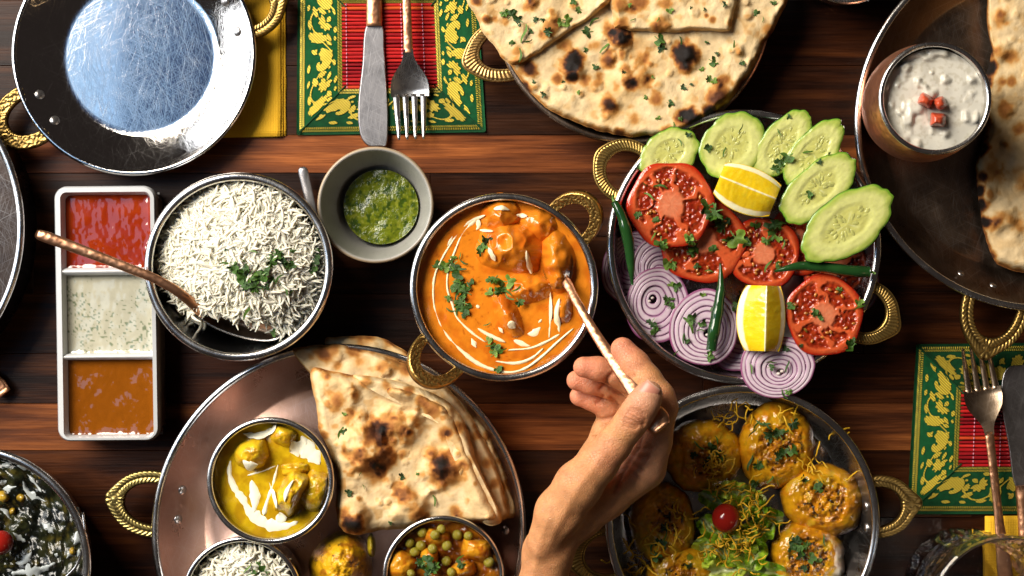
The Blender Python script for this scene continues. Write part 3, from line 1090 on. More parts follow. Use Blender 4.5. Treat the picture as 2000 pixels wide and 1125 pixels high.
# ------------------------------------------------------------------ cutlery
def extrude_outline(P, ztop, zbot, bevel_px=2.0, crown=0.0, rings=6):
    """closed outline (px) -> slab with a bevelled crown. ztop(px,py) heights"""
    P = np.asarray(P, float); n = len(P)
    T = np.roll(P, -1, 0) - np.roll(P, 1, 0); T /= np.linalg.norm(T, axis=1)[:, None] + 1e-9
    area2 = (P[:, 0] * np.roll(P[:, 1], -1) - np.roll(P[:, 0], -1) * P[:, 1]).sum()
    Nn = np.stack([-T[:, 1], T[:, 0]], -1) * (1 if area2 > 0 else -1)      # inward
    loops = []
    zt = ztop(P[:, 0], P[:, 1]); zb = zbot(P[:, 0], P[:, 1])
    loops.append(WA(P[:, 0], P[:, 1], zb))
    loops.append(WA(P[:, 0], P[:, 1], (zt * .6 + zb * .4)))
    for k in range(1, rings + 1):
        f = k / rings
        Q = P + Nn * bevel_px * f
        zz = ztop(Q[:, 0], Q[:, 1]) * 1.0
        zz = zb + (zz - zb) * (.6 + .4 * math.sin(f * math.pi / 2))
        loops.append(WA(Q[:, 0], Q[:, 1], zz))
    V = np.concatenate(loops)
    F = [tuple(f) for f in grid_faces(len(loops), n, wrap_v=True).tolist()]
    F.append(tuple(range((len(loops) - 1) * n, len(loops) * n)))
    F.append(tuple(range(n - 1, -1, -1)))
    return V, F


def xf(P, anchor, ang, flip=False):
    """cutlery local px (x across, y from tip) -> photo px; ang 0 = handle towards the top of the picture"""
    P = np.asarray(P, float); a = math.radians(ang)
    x, y = P[:, 0], P[:, 1]
    return np.stack([anchor[0] + x * math.cos(a) + y * math.sin(a), anchor[1] + x * math.sin(a) - y * math.cos(a)], -1)


def fork(label, anchor, ang, zc, mat_head, mat_handle, zbase=.003, hbend=0.0, hlen=480):
    T = lambda P: xf(P, anchor, ang)
    o = W(*anchor, 0)
    t = thing('fork', label, 'fork', (o[0], o[1], zbase))
    def zprof(y):   # along the length: tips rise, belly low, neck high
        return zbase + np.interp(y, [0, 40, 95, 140, 175, 260, 420, 600], [.0075, .0025, .0022, .0068, .011, .0125, .010, .004])
    # head grid: y 86..175 solid, tines 0..86
    ys = np.linspace(84, 176, 30)
    hw = np.interp(ys, [84, 95, 105, 120, 135, 150, 162, 176], [36.5, 37.5, 37.3, 34, 25, 15, 10.5, 9.2])
    us = np.linspace(-1, 1, 17)
    yy, uu = np.meshgrid(ys, us, indexing='ij')
    X = uu * hw[:, None]
    P = T(np.c_[X.ravel(), yy.ravel()])
    dish_ = .0030 * (1 - (np.clip((ys - 95) / 60, 0, 1)))[:, None] * uu ** 2
    z1 = (zprof(yy) + dish_).ravel()
    top = WA(P[:, 0], P[:, 1], z1 + .0009); bot = WA(P[:, 0], P[:, 1], z1 - .0006)
    m, n = len(ys), len(us)
    F = grid_faces(m, n)
    bd = np.concatenate([np.arange(n), n + np.arange(1, m) * n - 1, (m - 1) * n + np.arange(n - 2, -1, -1), np.arange(m - 2, 0, -1) * n])
    bd2 = np.r_[bd, bd[0]]
    F2 = np.stack([bd2[:-1], bd2[1:], bd2[1:] + m * n, bd2[:-1] + m * n], -1)
    mk('head', np.concatenate([top, bot]), np.concatenate([F, F[:, ::-1] + m * n, F2]), mat_head, t, sharp=50)
    # four tines
    for k in range(4):
        xb = (-1 + (2 * k + 1) / 4) * 36.0
        xt = (-1 + (2 * k + 1) / 4) * 32.0
        ys2 = np.linspace(0, 88, 16)
        xc = np.interp(ys2, [0, 88], [xt, xb]); w = np.interp(ys2, [0, 4, 40, 80, 88], [1.6, 3.0, 5.2, 6.6, 8.2])
        P = T(np.c_[xc, ys2]); z = zprof(ys2) + .003 * (xc / 36) ** 2
        V, F = tube(WA(P[:, 0], P[:, 1], z + .0002), L(w), 8, flat=(1.0, .45))
        mk('tine', V, F, mat_head, t)
    ys3 = np.linspace(170, hlen, 40)
    w = np.interp(ys3, [170, 190, 270, 330, hlen - 40, hlen], [9.3, 8.6, 8.2, 8.2, 14, 15])
    xo = hbend * np.clip(ys3 - 170, 0, 999) ** 1.0
    P = T(np.c_[xo, ys3])
    V, F = tube(WA(P[:, 0], P[:, 1], zprof(ys3)), L(w), 14, flat=(1.0, .42))
    mk('handle', V, F, mat_handle, t)
    return t


fork('copper handled fork on the placemat beside the big flatbread', (803.5, 272), -2.0, 0, M['steel_soft'], M['copper_handle'], .003)
fork('copper handled fork on the placemat near the crystal glass', (1904, 676), 170.5, 0, steel('bronze_fork_steel', (.46, .33, .22), .22, .36, .4), M['copper_handle'], .0032, hbend=.055, hlen=470)


def knife(label, anchor, ang, mirror=1, zbase=.0035, zt=.0):
    T = lambda P: xf(np.asarray(P, float) * (mirror, 1), anchor, ang)
    o = W(*anchor, 0)
    t = thing('table_knife', label, 'knife', (o[0], o[1], zbase))
    bl = [(14, 0), (4, 1), (-14, 1), (-24, 6), (-33, 20), (-38, 46), (-38.5, 75), (-37, 102), (-30, 160), (-22, 236), (10, 238), (14, 190), (18, 120), (20.5, 70), (20, 22), (18, 6)]
    P = resample(catmull(bl, 8, True), 160, True)
    Q = T(P)
    V, F = extrude_outline(Q, lambda x, y: 0 * x + zbase + .0022, lambda x, y: 0 * x + zbase, 2.5, rings=4)
    mk('blade', V, F, M['knife_steel'], t, sharp=40)
    ys = np.linspace(236, 620, 40)
    w = np.interp(ys, [236, 240, 300, 600, 620], [15.5, 16, 15, 19, 17])
    xc = np.interp(ys, [236, 620], [-6.0, -4.0])
    Q = T(np.c_[xc, ys])
    V, F = tube(WA(Q[:, 0], Q[:, 1], zbase + .0026), L(w), 16, flat=(1.0, .52))
    mk('handle', V, F, M['copper_handle'], t)


knife('copper handled table knife, its blade touching the chutney bowl', (738, 287), -0.3)
knife('table knife cut off by the picture edge beside the dark fork', (1990, 712), 176.5, -1, zbase=.0035)

# slim steel handle between rice bowl and chutney bowl
P = catmull([W(590, 326, .012), W(598, 360, .011), W(608, 405, .010), W(622, 470, .006), W(632, 530, .003)], 8)
V, F = tube(P, np.interp(np.linspace(0, 1, len(P)), [0, .03, .1, 1], [.0014, .0030, .0034, .0026]), 14, flat=(1.0, .45))
mk('steel_spoon', V, F, M['knife_steel'], None, label='slim steel spoon handle poking out between rice bowl and chutney bowl', cat='spoon')

# copper handle tip at the picture border
P = np.array([W(-90, 700, .008), W(-40, 730, .008), W(-8, 752, .0075), W(8, 770, .0075)])
V, F = tube(resample(catmull(P, 6), 14), np.interp(np.linspace(0, 1, 14), [0, .85, 1], [.0042, .0062, .0052]), 14, flat=(1.0, .4))
mk('copper_spoon', V, F, M['copper_handle'], None, label='copper spoon handle tip just entering the picture below the dark platter', cat='spoon')


# ------------------------------------------------------------------ crystal tumbler
def tumbler():
    zr = .095
    c = W(1972, 1204, zr); R = L(158, zr)
    t = thing('crystal_glass', 'cut crystal drinking glass on the table near the yellow napkin', 'glass', (c[0], c[1], 0))
    n = 240; a = np.linspace(0, 2 * np.pi, n, endpoint=False)
    zs = np.linspace(.0, zr, 44)
    V = []
    rb = R * .80
    for z in zs:
        f = z / zr
        r = rb + (R - rb) * f
        cut = sm(.02, .10, f) * sm(.82, .70, f)
        ph1 = (a * 10 / (2 * np.pi) + f * 2.6); ph2 = (a * 10 / (2 * np.pi) - f * 2.6)
        g = np.maximum(np.abs(ph1 % 1 - .5), np.abs(ph2 % 1 - .5)) * 2
        fine = np.maximum(np.abs((ph1 * 3) % 1 - .5), np.abs((ph2 * 3) % 1 - .5)) * 2
        rr = r - cut * (.0060 * g ** 2 + .0016 * fine)
        V.append(np.stack([c[0] + rr * np.cos(a), c[1] + rr * np.sin(a), np.full(n, z)], -1))
    ins = [(R - .0012, zr + .0008), (R - .0026, zr), (R - .0034, zr * .8), (rb - .003, .014), (rb * .6, .010), (.0002, .0095)]
    for r, z in ins:
        V.append(np.stack([c[0] + r * np.cos(a), c[1] + r * np.sin(a), np.full(n, z)], -1))
    bot = [(rb * .0 + .0002, .0015)] + [(rb * u, .0008 + .0016 * abs(math.sin(u * 9))) for u in (.3, .5, .7, .85)]
    Vb = [np.stack([c[0] + r * np.cos(a), c[1] + r * np.sin(a), np.full(n, z)], -1) for r, z in bot]
    V = np.concatenate(Vb + V)
    mk('glass_body', V, grid_faces(len(V) // n, n, wrap_v=True), M['glass'], t, sharp=25)


tumbler()
# ------------------------------------------------------------------ flatbreads
NAAN_RAMP = [(0, (.70, .525, .295)), (.18, (.62, .415, .19)), (.36, (.50, .235, .060)), (.58, (.30, .11, .026)), (.78, (.075, .024, .010)), (1.0, (.010, .007, .006))]
NAAN_H = {}


def naan(name, label, outline, center, z0, thick, bubbles, spots, seed, parent=None, slope=None, ridges=(), m=520, rings=120, speck=1.0, group=None, edge_brown=.25, rough_edge=3.0, kind=None, tone=1.0):
    O = resample(catmull(outline, 8, True), m, True)
    c = np.array(center, float)
    rb = random.Random(seed); lo_, hi_ = O.min(0), O.max(0); bubbles = list(bubbles); small = []
    for _ in range(int((hi_ - lo_).prod() / 3600)):
        r_ = rb.uniform(7, 19); small.append((rb.uniform(lo_[0], hi_[0]), rb.uniform(lo_[1], hi_[1]), r_, r_ * rb.uniform(.00007, .00016)))
    d = O - c; ln = np.hypot(d[:, 0], d[:, 1]); a = np.arange(m)
    wob = (vnoise(O[:, 0] / 11, O[:, 1] / 11, seed) - .5) * rough_edge + (vnoise(O[:, 0] / 30, O[:, 1] / 30, seed + 1) - .5) * rough_edge * 1.6
    O = O + d / ln[:, None] * wob[:, None]
    px, py, s, F = polar(O, c, rings, .92)
    rad = np.repeat(np.hypot(*(O - c).T)[None], rings, 0)
    e = (1 - s) * rad                     # px from the edge
    def hgt(px, py):
        h = .0060 * (fbm(px / 62, py / 62, seed + 2, 3) - .5) + .0013 * (fbm(px / 20, py / 20, seed + 3, 2) - .5)
        if slope is not None: h = h + slope[0] * (px - c[0]) + slope[1] * (py - c[1])
        wq = (fbm(px / 14, py / 14, seed + 6, 2) - .5) * .5
        for (bx, by, br, bh) in bubbles:
            q = np.hypot(px - bx, py - by) / br + (fbm(px / 24, py / 24, seed + 5, 2) - .5) * .55
            h = h + bh * sm(1.05, .15, q) ** 1.0
        for (bx, by, br, bh) in small:
            q = np.hypot(px - bx, py - by) / br + wq
            h = h + bh * sm(1.0, .25, q)
        for (P, w, hh) in ridges:         # rolled folds: polyline, width px, height
            P = np.asarray(P, float); best = np.full(np.shape(px), 1e9)
            for k in range(len(P) - 1):
                ab = P[k + 1] - P[k]; t = np.clip(((px - P[k][0]) * ab[0] + (py - P[k][1]) * ab[1]) / (ab @ ab), 0, 1)
                best = np.minimum(best, np.hypot(px - P[k][0] - t * ab[0], py - P[k][1] - t * ab[1]))
            h = h + hh * np.exp(-(best / w) ** 2)
        return h
    h = hgt(px, py)
    z = z0 + thick * (1 - np.clip(1 - e / (thick * S * .9), 0, 1) ** 2.4) + h * sm(0, 14, e)
    # baking: colour index
    w1 = (fbm(px / 9, py / 9, seed + 7, 3) - .5); w2 = (fbm(px / 22, py / 22, seed + 9, 3) - .5)
    idx = .12 * sm(.45, .75, fbm(px / 34, py / 34, seed + 11, 3)) + .16 * speck * sm(.62, .80, fbm(px / 16, py / 16, seed + 13, 2))
    idx = idx + .12 * sm(.0015, .004, h) + edge_brown * sm(12, 1, e + w1 * 10)
    for k_, (bx, by, br, bh) in enumerate(small):
        q = np.hypot(px - bx, py - by) / br + w1 * .6
        idx = idx + (.05 + .30 * (k_ * 37 % 11) / 11) * speck * sm(.85, .05, q)
    for (sx, sy, sr, st) in spots:
        q = np.hypot(px - sx, py - sy) / (sr * 1.18) + w1 * .42 + w2 * .9
        idx = np.maximum(idx, (st if st < .9 else st * 1.2) * sm(1.42, .2, q)) if st > .5 else idx + st * sm(1.35, .1, q)
    C = ramp(np.clip(idx, 0, 1), NAAN_RAMP) * tone
    C = C * (.94 + .12 * fbm(px / 5, py / 5, seed + 15, 2))[..., None]
    V = WA(px.ravel(), py.ravel(), z.ravel())
    zb = z0 + 0 * s[-1] + (h[-1] * 0)
    lo = WA(c[0] + (O[:, 0] - c[0]) * .985, c[1] + (O[:, 1] - c[1]) * .985, np.full(m, z0 - .0006))
    cb = W(c[0], c[1], z0 - .0006)[None]
    n0 = len(V)
    k = np.arange(m); k2 = (k + 1) % m
    Fs = np.stack([(rings - 1) * m + k, n0 + k, n0 + k2, (rings - 1) * m + k2], -1)
    Fb = np.stack([n0 + k, np.full(m, n0 + m), n0 + k2, n0 + k2], -1)
    V = np.concatenate([V, lo, cb]); C = np.concatenate([C.reshape(-1, 3), np.repeat(C[-1], 1, 0), C[-1][:1]])
    F = np.concatenate([F[:, ::-1], Fs])
    F = [tuple(f) for f in F.tolist()] + [(int(a_), int(b_), int(c_)) for a_, b_, c_ in zip(Fb[:, 0], Fb[:, 1], Fb[:, 2])]
    o = mk(name, V, F, M['naan'], parent, col=C, label=label, cat='bread' if label else None, group=group, kind=kind)
    def top(x, y): return z0 + thick + float(hgt(np.array(x, float), np.array(y, float)))
    return o, top


big_out = [(996, 125), (1012, 152), (1048, 195), (1098, 228), (1164, 254), (1230, 267), (1280, 265), (1329, 261), (1375, 238), (1428, 195), (1461, 148), (1491, 89), (1520, 40), (1540, -10), (1530, -90), (1440, -190), (1230, -235), (1030, -190), (940, -90), (935, 0), (960, 70)]
big_spots = [(1213, 66, 17, 1.0), (1119, 125, 23, .98), (1119, 147, 14, .9), (1341, 106, 23, 1.05), (1338, 122, 20, .9), (1187, 117, 16, .72), (1233, 162, 14, .7), (1265, 155, 13, .7), (1143, 155, 13, .7), (1088, 153, 11, .62), (1187, 203, 17, .62), (1200, 216, 22, .3), (1284, 193, 15, .60), (1400, 186, 20, .78), (1416, 155, 12, .5), (1101, 89, 15, .6), (1255, 113, 12, .4), (1225, 136, 14, .4), (1032, 135, 18, .85), (1345, 231, 20, .92), (1362, 238, 20, 1.0), (1385, 222, 15, .95), (1240, 233, 13, .42), (1164, 89, 14, .38), (1190, 55, 14, .5), (1170, 155, 14, .34), (1250, 150, 24, .25), (1300, 258, 12, .7), (1210, 262, 12, .75), (1160, 252, 10, .6), (1500, 60, 12, .4), (1450, 165, 14, .45), (1030, 170, 12, .5), (1240, 100, 40, .2), (1210, 175, 40, .18)]
_, NAAN_H['big'] = naan('flatbread', 'large charred oval flatbread with coriander on the top platter', big_out, (1235, 20), .030, .0065,
    [(1119, 130, 30, .006), (1341, 112, 32, .007), (1213, 72, 26, .005), (1187, 117, 24, .003), (1400, 186, 28, .004), (1230, 150, 50, .003), (1187, 205, 30, .003)],
    big_spots, 3, rings=150, m=620, edge_brown=.42)
_, NAAN_H['lt'] = naan('flatbread', 'folded triangle of flatbread with green herbs lying on the large flatbread', [(912, -20), (925, 28), (950, 70), (972, 100), (996, 127), (1020, 122), (1043, 108), (1100, 70), (1180, 15), (1200, -15), (1180, -120), (1050, -160), (940, -90)], (1050, -10), .0385, .0042,
    [(950, 38, 14, .003), (1040, 5, 20, .003), (1075, 50, 25, .002)], [(930, 3, 10, .75), (950, 38, 9, .75), (967, 38, 7, .4), (985, 40, 9, .35), (1042, 5, 16, .5), (1030, 12, 12, .4), (1075, 22, 8, .35), (1078, 52, 16, .5), (1062, 72, 9, .4), (1010, 100, 12, .35), (1075, 60, 11, .65), (1000, 120, 8, .4)], 23, rings=100, m=420, edge_brown=.16)
_, NAAN_H['mid'] = naan('flatbread', 'squarish cut piece of flatbread on top of the large flatbread', [(1188, -10), (1194, 26), (1199, 51), (1205, 55), (1263, 62), (1329, 62), (1415, 60), (1424, 58), (1432, 40), (1441, 0), (1450, -100), (1320, -150), (1190, -100)], (1315, -20), .0390, .0042,
    [(1210, 10, 24, .003), (1289, 40, 24, .003)], [(1210, 7, 16, .55), (1246, 3, 17, .62), (1299, 7, 14, .5), (1289, 46, 19, .42), (1392, 38, 7, .6), (1380, 30, 5, .7), (1217, 48, 14, .5), (1232, 20, 10, .3)], 33, rings=90, m=400, edge_brown=.12)

# flatbread on the far platter
naan('flatbread', 'flatbread with blackened long edge on the raita platter', [(1948, -60), (1928, 33), (1936, 110), (1920, 165), (1928, 220), (1914, 297), (1905, 330), (1912, 400), (1918, 440), (1934, 496), (1961, 523), (2000, 534), (2080, 530), (2130, 300), (2100, -60)], (2010, 240), .010, .009,
    [(1950, 100, 30, .004), (1960, 430, 40, .004), (1990, 300, 40, .004)],
    [(1921, 50, 12, .9), (1930, 130, 16, 1.0), (1921, 165, 14, 1.0), (1926, 200, 14, .95), (1915, 290, 14, 1.0), (1912, 372, 12, 1.05), (1917, 400, 13, 1.05), (1918, 345, 12, .8), (1922, 435, 14, 1.0), (1936, 500, 10, .8), (1950, 40, 18, .5), (1957, 160, 11, .5), (1975, 110, 14, .5), (1965, 215, 17, .55), (1975, 160, 10, .55), (1990, 255, 16, .5), (1995, 350, 22, .4), (1943, 430, 16, .45), (1985, 437, 16, .42), (1940, 330, 26, .36), (1945, 100, 20, .3)], 43, rings=110, m=420, edge_brown=.6, rough_edge=4)

# folded stack on the thali: three quarters leaning on each other
naan('flatbread', 'lowest flatbread quarter of the folded stack, mostly covered', [(635, 669), (660, 660), (695, 655), (740, 660), (790, 683), (840, 725), (905, 785), (960, 855), (995, 950), (1009, 1000), (990, 1012), (900, 990), (780, 900), (680, 770)], (830, 820), .020, .005,
    [(730, 672, 30, .003), (960, 880, 20, .003)], [(760, 668, 14, .4), (800, 690, 12, .5), (720, 664, 14, .3), (955, 850, 10, .6), (975, 900, 9, .6), (985, 950, 10, .5), (700, 662, 18, .25)], 53, rings=60, m=340, edge_brown=.25)
naan('flatbread', 'middle flatbread quarter showing its browned upper edge in the folded stack', [(571, 683), (600, 676), (636, 673), (690, 678), (760, 697), (830, 730), (890, 775), (935, 840), (970, 915), (990, 985), (992, 1010), (960, 1010), (860, 940), (740, 840), (640, 760), (590, 712)], (790, 830), .030, .006,
    [(655, 690, 30, .003), (750, 712, 30, .003)], [(630, 689, 17, .72), (608, 697, 8, .3), (652, 680, 16, .55), (690, 685, 14, .5), (700, 705, 14, .35), (745, 718, 12, .4), (795, 722, 13, .62), (770, 712, 14, .42), (930, 850, 10, .5), (950, 905, 11, .62), (965, 945, 10, .55), (660, 715, 10, .4)], 63, rings=80, m=400, edge_brown=.3)
TOPN, NAAN_H['top'] = naan('flatbread', 'top flatbread quarter with big browned bubbles in the folded stack', [(606, 722), (618, 790), (623, 838), (640, 873), (655, 916), (657, 976), (665, 1030), (691, 1044), (730, 1038), (781, 1033), (850, 1027), (919, 1021), (977, 1016), (954, 959), (928, 899), (911, 843), (889, 804), (842, 769), (781, 748), (712, 735), (652, 726)], (770, 890), .040, .008,
    [(712, 880, 60, .0125), (862, 915, 46, .0110), (800, 985, 48, .009), (693, 1008, 38, .010), (775, 832, 52, .009), (670, 770, 40, .003)],
    [(728, 848, 30, .72), (742, 858, 17, .86), (872, 918, 32, .66), (868, 925, 14, .78), (858, 895, 30, .35), (751, 899, 24, .55), (699, 888, 16, .45), (672, 885, 12, .42), (786, 959, 24, .5), (782, 958, 10, .66), (816, 1010, 20, .5), (684, 1024, 22, .90), (672, 1000, 12, .45), (755, 828, 26, .42), (790, 845, 12, .5), (656, 784, 20, .5), (686, 812, 16, .48), (640, 765, 10, .35), (712, 748, 12, .5), (755, 757, 9, .5), (799, 765, 10, .55), (822, 782, 12, .5), (870, 847, 13, .45), (898, 834, 12, .5), (889, 998, 12, .45), (740, 930, 20, .42), (715, 905, 20, .35), (680, 720, 14, .45), (635, 730, 12, .4), (845, 800, 14, .4), (905, 905, 8, .3), (760, 880, 30, .22), (900, 1018, 20, .35), (630, 850, 10, .6)],
    73, ridges=[([(770, 760), (850, 795), (895, 860), (925, 950), (955, 1010)], 20, .0085), ([(640, 742), (720, 752), (790, 772)], 14, .003)], rings=150, m=620, edge_brown=.30, speck=1.3)

naan('folded_edge', None, [(690, 733), (740, 737), (785, 747), (845, 768), (892, 802), (914, 843), (931, 899), (957, 959), (981, 1017), (945, 1021), (912, 962), (888, 905), (864, 852), (832, 814), (790, 788), (720, 760)], (868, 832), .0445, .0095,
    [], [(712, 748, 12, .45), (755, 752, 9, .5), (799, 765, 10, .58), (822, 780, 11, .52), (870, 847, 12, .4), (898, 834, 13, .55), (850, 790, 9, .4), (915, 900, 9, .4), (940, 970, 9, .4)], 83, parent=TOPN, rings=60, m=360, edge_brown=.18)

# ------------------------------------------------------------------ herbs
LEAF = []


def make_leaves():
    rr = random.Random(3)
    greens = [(.050, .125, .012), (.032, .085, .010), (.085, .18, .018), (.055, .135, .016), (.022, .062, .010), (.15, .26, .03)]
    for k in range(10):
        mb = MB()
        shred = k >= 7
        if shred:        # thin chopped strip
            u = np.linspace(0, 1, 7)
            P = np.stack([u - .5, .12 * np.sin(u * 4 + k)], -1); A, B = stroke(P, .16 * np.sin(np.pi * np.clip(u, .08, .92)) ** .5)
            za = .10 * np.sin(u * 5); V = np.concatenate([np.c_[A, za], np.c_[B, za + .05]])
            mb.add(V, grid_faces(2, 7), greens[k % 6])
        else:            # lobed leaf with a stalk
            nl = 3 if k % 2 else 5
            n = nl * 6
            a = np.linspace(-2.35, 2.35, n)
            r = .30 + .24 * np.abs(np.cos((a / 4.7) * nl * np.pi)) ** .6 + .05 * np.cos(a * 17 + k)
            r *= np.array([rr.uniform(.85, 1.12) for _ in range(n)])
            V = [(-.12, 0, 0.02)]
            for i in range(n):
                x, y = r[i] * math.cos(a[i]) - .05, r[i] * math.sin(a[i])
                V.append((x * .55, y * .55, .05 * math.sin(i + k)))
            for i in range(n):
                x, y = r[i] * math.cos(a[i]) - .05, r[i] * math.sin(a[i])
                V.append((x, y, .16 * math.sin(a[i] * 2 + k) + rr.uniform(-.05, .05) + .12 * x))
            F = [(0, 1 + i, 2 + i, 2 + i) for i in range(n - 1)] + [(1 + i, 1 + n + i, 2 + n + i, 2 + i) for i in range(n - 1)]
            C = np.array([np.array(greens[k % 6]) * (.8 + .5 * (i > n)) for i in range(len(V))])
            mb.add(V, np.array(F), C)
            st = np.array([(-.1, 0), (-.3, .03), (-.5, .1)]); A, B = stroke(st, .06)
            mb.add(np.concatenate([np.c_[A, [0, .02, 0]], np.c_[B, [0, .04, .02]]]), grid_faces(2, 3), (.12, .26, .06))
        V, F, C = mb.get()
        me = raw_mesh('coriander_leaf', V, F, C); me.materials.append(M['leaf'])
        sol = None
        LEAF.append(me)


make_leaves()
RL = random.Random(21)


def herb(px, py, z, size, label, group, kind=None, rot=None, tilt=.35):
    me = LEAF[kind if kind is not None else RL.randrange(10)]
    a = rot if rot is not None else RL.uniform(0, 6.28)
    p = W(px, py, z + .0010)
    size = size * .92
    Mx = Matrix.Translation(Vector(p)) @ Matrix.Rotation(a, 4, 'Z') @ Matrix.Rotation(RL.uniform(-tilt, tilt), 4, 'X') @ Matrix.Rotation(RL.uniform(-tilt, tilt), 4, 'Y') @ Matrix.Scale(L(size, z), 4)
    return inst('coriander_leaf', me, Mx, None, label=label, cat='herb', group=group)


def herbs(pts, zf, label, group, tilt=.35):
    for p in pts:
        x, y, s = p[:3]
        herb(x, y, zf(x, y), s, label, group, p[3] if len(p) > 3 else None, None, tilt)


herbs([(1000, 28, 26, 1), (1012, 40, 22, 4), (985, 25, 20, 2), (1023, 65, 40, 8), (1030, 80, 22, 7), (1015, 108, 30, 9), (1108, 40, 26, 5), (1095, 44, 20, 5), (1070, 62, 20, 4), (1046, 38, 14, 4), (1060, 40, 12, 1), (1130, 20, 16, 2), (1120, 5, 16, 0), (1000, 84, 14, 3), (1035, 62, 14, 1)], NAAN_H['lt'], 'chopped coriander on the folded flatbread triangle', 'coriander on the folded triangle')
herbs([(1308, 20, 16, 5), (1236, 38, 14, 8), (1285, 38, 14, 8), (1230, 10, 10, 5), (1350, 15, 8, 1), (1415, 8, 14, 4), (1376, 18, 8, 4)], NAAN_H['mid'], 'coriander fleck on the squarish flatbread piece', 'coriander on the square piece')
herbs([(1147, 62, 26, 1), (1160, 42, 26, 9), (1182, 90, 36, 8), (1288, 78, 26, 3), (1293, 95, 20, 4), (1330, 82, 24, 7), (1163, 130, 15, 1), (1143, 98, 12, 0), (1393, 120, 22, 3), (1385, 155, 18, 2), (1394, 158, 16, 5), (1435, 90, 24, 8), (1450, 122, 14, 1), (1477, 25, 16, 3), (1060, 184, 14, 4), (1309, 202, 16, 1), (1315, 246, 18, 8), (1330, 232, 12, 2), (1285, 230, 12, 5), (1043, 160, 10, 1), (1370, 135, 12, 5), (1490, 38, 12, 8), (1380, 82, 10, 1), (1335, 170, 14, 4), (1275, 150, 8, 5), (1260, 190, 10, 2), (1400, 105, 10, 4), (1130, 180, 10, 5), (1218, 140, 10, 4), (1100, 160, 8, 1), (1350, 165, 8, 4), (1510, 5, 14, 3)], NAAN_H['big'], 'coriander fleck on the large charred flatbread', 'coriander on the large flatbread')
herbs([(665, 846, 30, 8), (672, 842, 20, 1), (680, 963, 18, 4), (704, 925, 12, 8), (710, 951, 12, 9), (848, 978, 24, 8), (851, 1010, 12, 9), (762, 1022, 10, 1), (815, 925, 8, 2), (672, 808, 10, 5), (784, 930, 16, 4)], NAAN_H['top'], 'coriander shred on the browned flatbread stack', 'coriander on the flatbread stack')


# ------------------------------------------------------------------ sauces and curries
def surface(name, label, cat, px, py, rpx, z, hf, cf, mat, rings=70, m=170, cen=None):
    a = np.linspace(0, 2 * np.pi, m, endpoint=False)
    O = np.stack([px + rpx * np.cos(a), py + rpx * np.sin(a)], -1)
    X, Y, s, F = polar(O, cen or (px, py), rings, .8)
    zz = z + hf(X, Y)
    C = cf(X, Y, s)
    V = WA(X.ravel(), Y.ravel(), zz.ravel())
    # shallow body below
    lo = V[-m:].copy(); lo[:, 2] -= .004
    n0 = len(V); k = np.arange(m); k2 = (k + 1) % m
    Fs = np.stack([n0 - m + k, n0 + k, n0 + k2, n0 - m + k2], -1)
    return mk(name, np.concatenate([V, lo]), np.concatenate([F[:, ::-1], Fs]), mat, None, col=np.concatenate([C.reshape(-1, 3), C[-1]]), label=label, cat=cat)


def lump(name, label, cat, px, py, rx, ry, rot, z, h, colf, seed, mat, group=None, rings=26, m=72, sq=2.0, knob=.32, skew=(0, 0), soft=False):
    """irregular chunk half sunk in sauce; returns its height function"""
    a = np.linspace(0, 2 * np.pi, m, endpoint=False)
    w = 1 + .30 * (vnoise(np.cos(a) * 1.6 + 5, np.sin(a) * 1.6 + 5, seed) - .5)
    ux, uy = np.sign(np.cos(a)) * np.abs(np.cos(a)) ** (2 / sq), np.sign(np.sin(a)) * np.abs(np.sin(a)) ** (2 / sq)
    cr, sr = math.cos(math.radians(rot)), math.sin(math.radians(rot))
    ox, oy = ux * rx * w, uy * ry * w
    O = np.stack([px + ox * cr - oy * sr, py + ox * sr + oy * cr], -1)
    X, Y, s, F = polar(O, (px + skew[0], py + skew[1]), rings, .75)
    dome = (1 - s ** 2.6) ** .62 if not soft else (1 - s ** 1.7) ** 1.15
    rid = fbm(X / 16, Y / 16, seed + 3, 3) - .5 if not soft else .9 * (.5 - np.abs(fbm(X / 26, Y / 26, seed + 3, 2) - .5) * 3.2)
    Z = z - .003 + (h + .003) * dome + knob * h * rid * (1 - s ** 3)
    V = WA(X.ravel(), Y.ravel(), Z.ravel())
    C = colf(X, Y, s).reshape(-1, 3)
    mk(name, V, F[:, ::-1], mat, None, col=C, label=label, cat=cat, group=group)
    return (X, Y, Z)


class Hmap:
    """height lookup over everything laid into one dish"""
    def __init__(s, base): s.base = base; s.parts = []
    def add(s, t): s.parts.append(np.stack([q.ravel() for q in t], -1))
    def __call__(s, x, y):
        z = s.base
        for P in s.parts:
            d = (P[:, 0] - x) ** 2 + (P[:, 1] - y) ** 2
            i = d < 22
            if i.any(): z = max(z, P[i, 2].max())
        return z


def ribbon(mb, P, w, zf, col, up=.0006, n=None, rag=.25, seed=0):
    P = catmull(np.asarray(P, float), 8)
    ln = np.linalg.norm(np.diff(P, axis=0), axis=1).sum()
    P = resample(P, max(14, int(ln / 3)))
    m = len(P); u = np.linspace(0, 1, m)
    wid = np.interp(u, np.linspace(0, 1, len(w)), w) * (1 + rag * 2 * (vnoise(P[:, 0] / 8, P[:, 1] / 8, seed) - .5)) * (np.clip(1 - np.abs(2 * u - 1) ** max(2.4, ln / 14), 0, 1) ** .38 + .03)
    A, B = stroke(P, wid)
    rows = []
    for f, hh in ((0, -.4), (.2, .6), (.5, 1.0), (.8, .6), (1, -.4)):
        Q = A * (1 - f) + B * f
        z = np.array([zf(x, y) for x, y in Q]) + up * hh
        z = np.convolve(np.pad(z, 2, mode='edge'), np.ones(5) / 5, 'valid')
        rows.append(WA(Q[:, 0], Q[:, 1], z))
    mb.add(np.concatenate(rows), grid_faces(5, m), col)


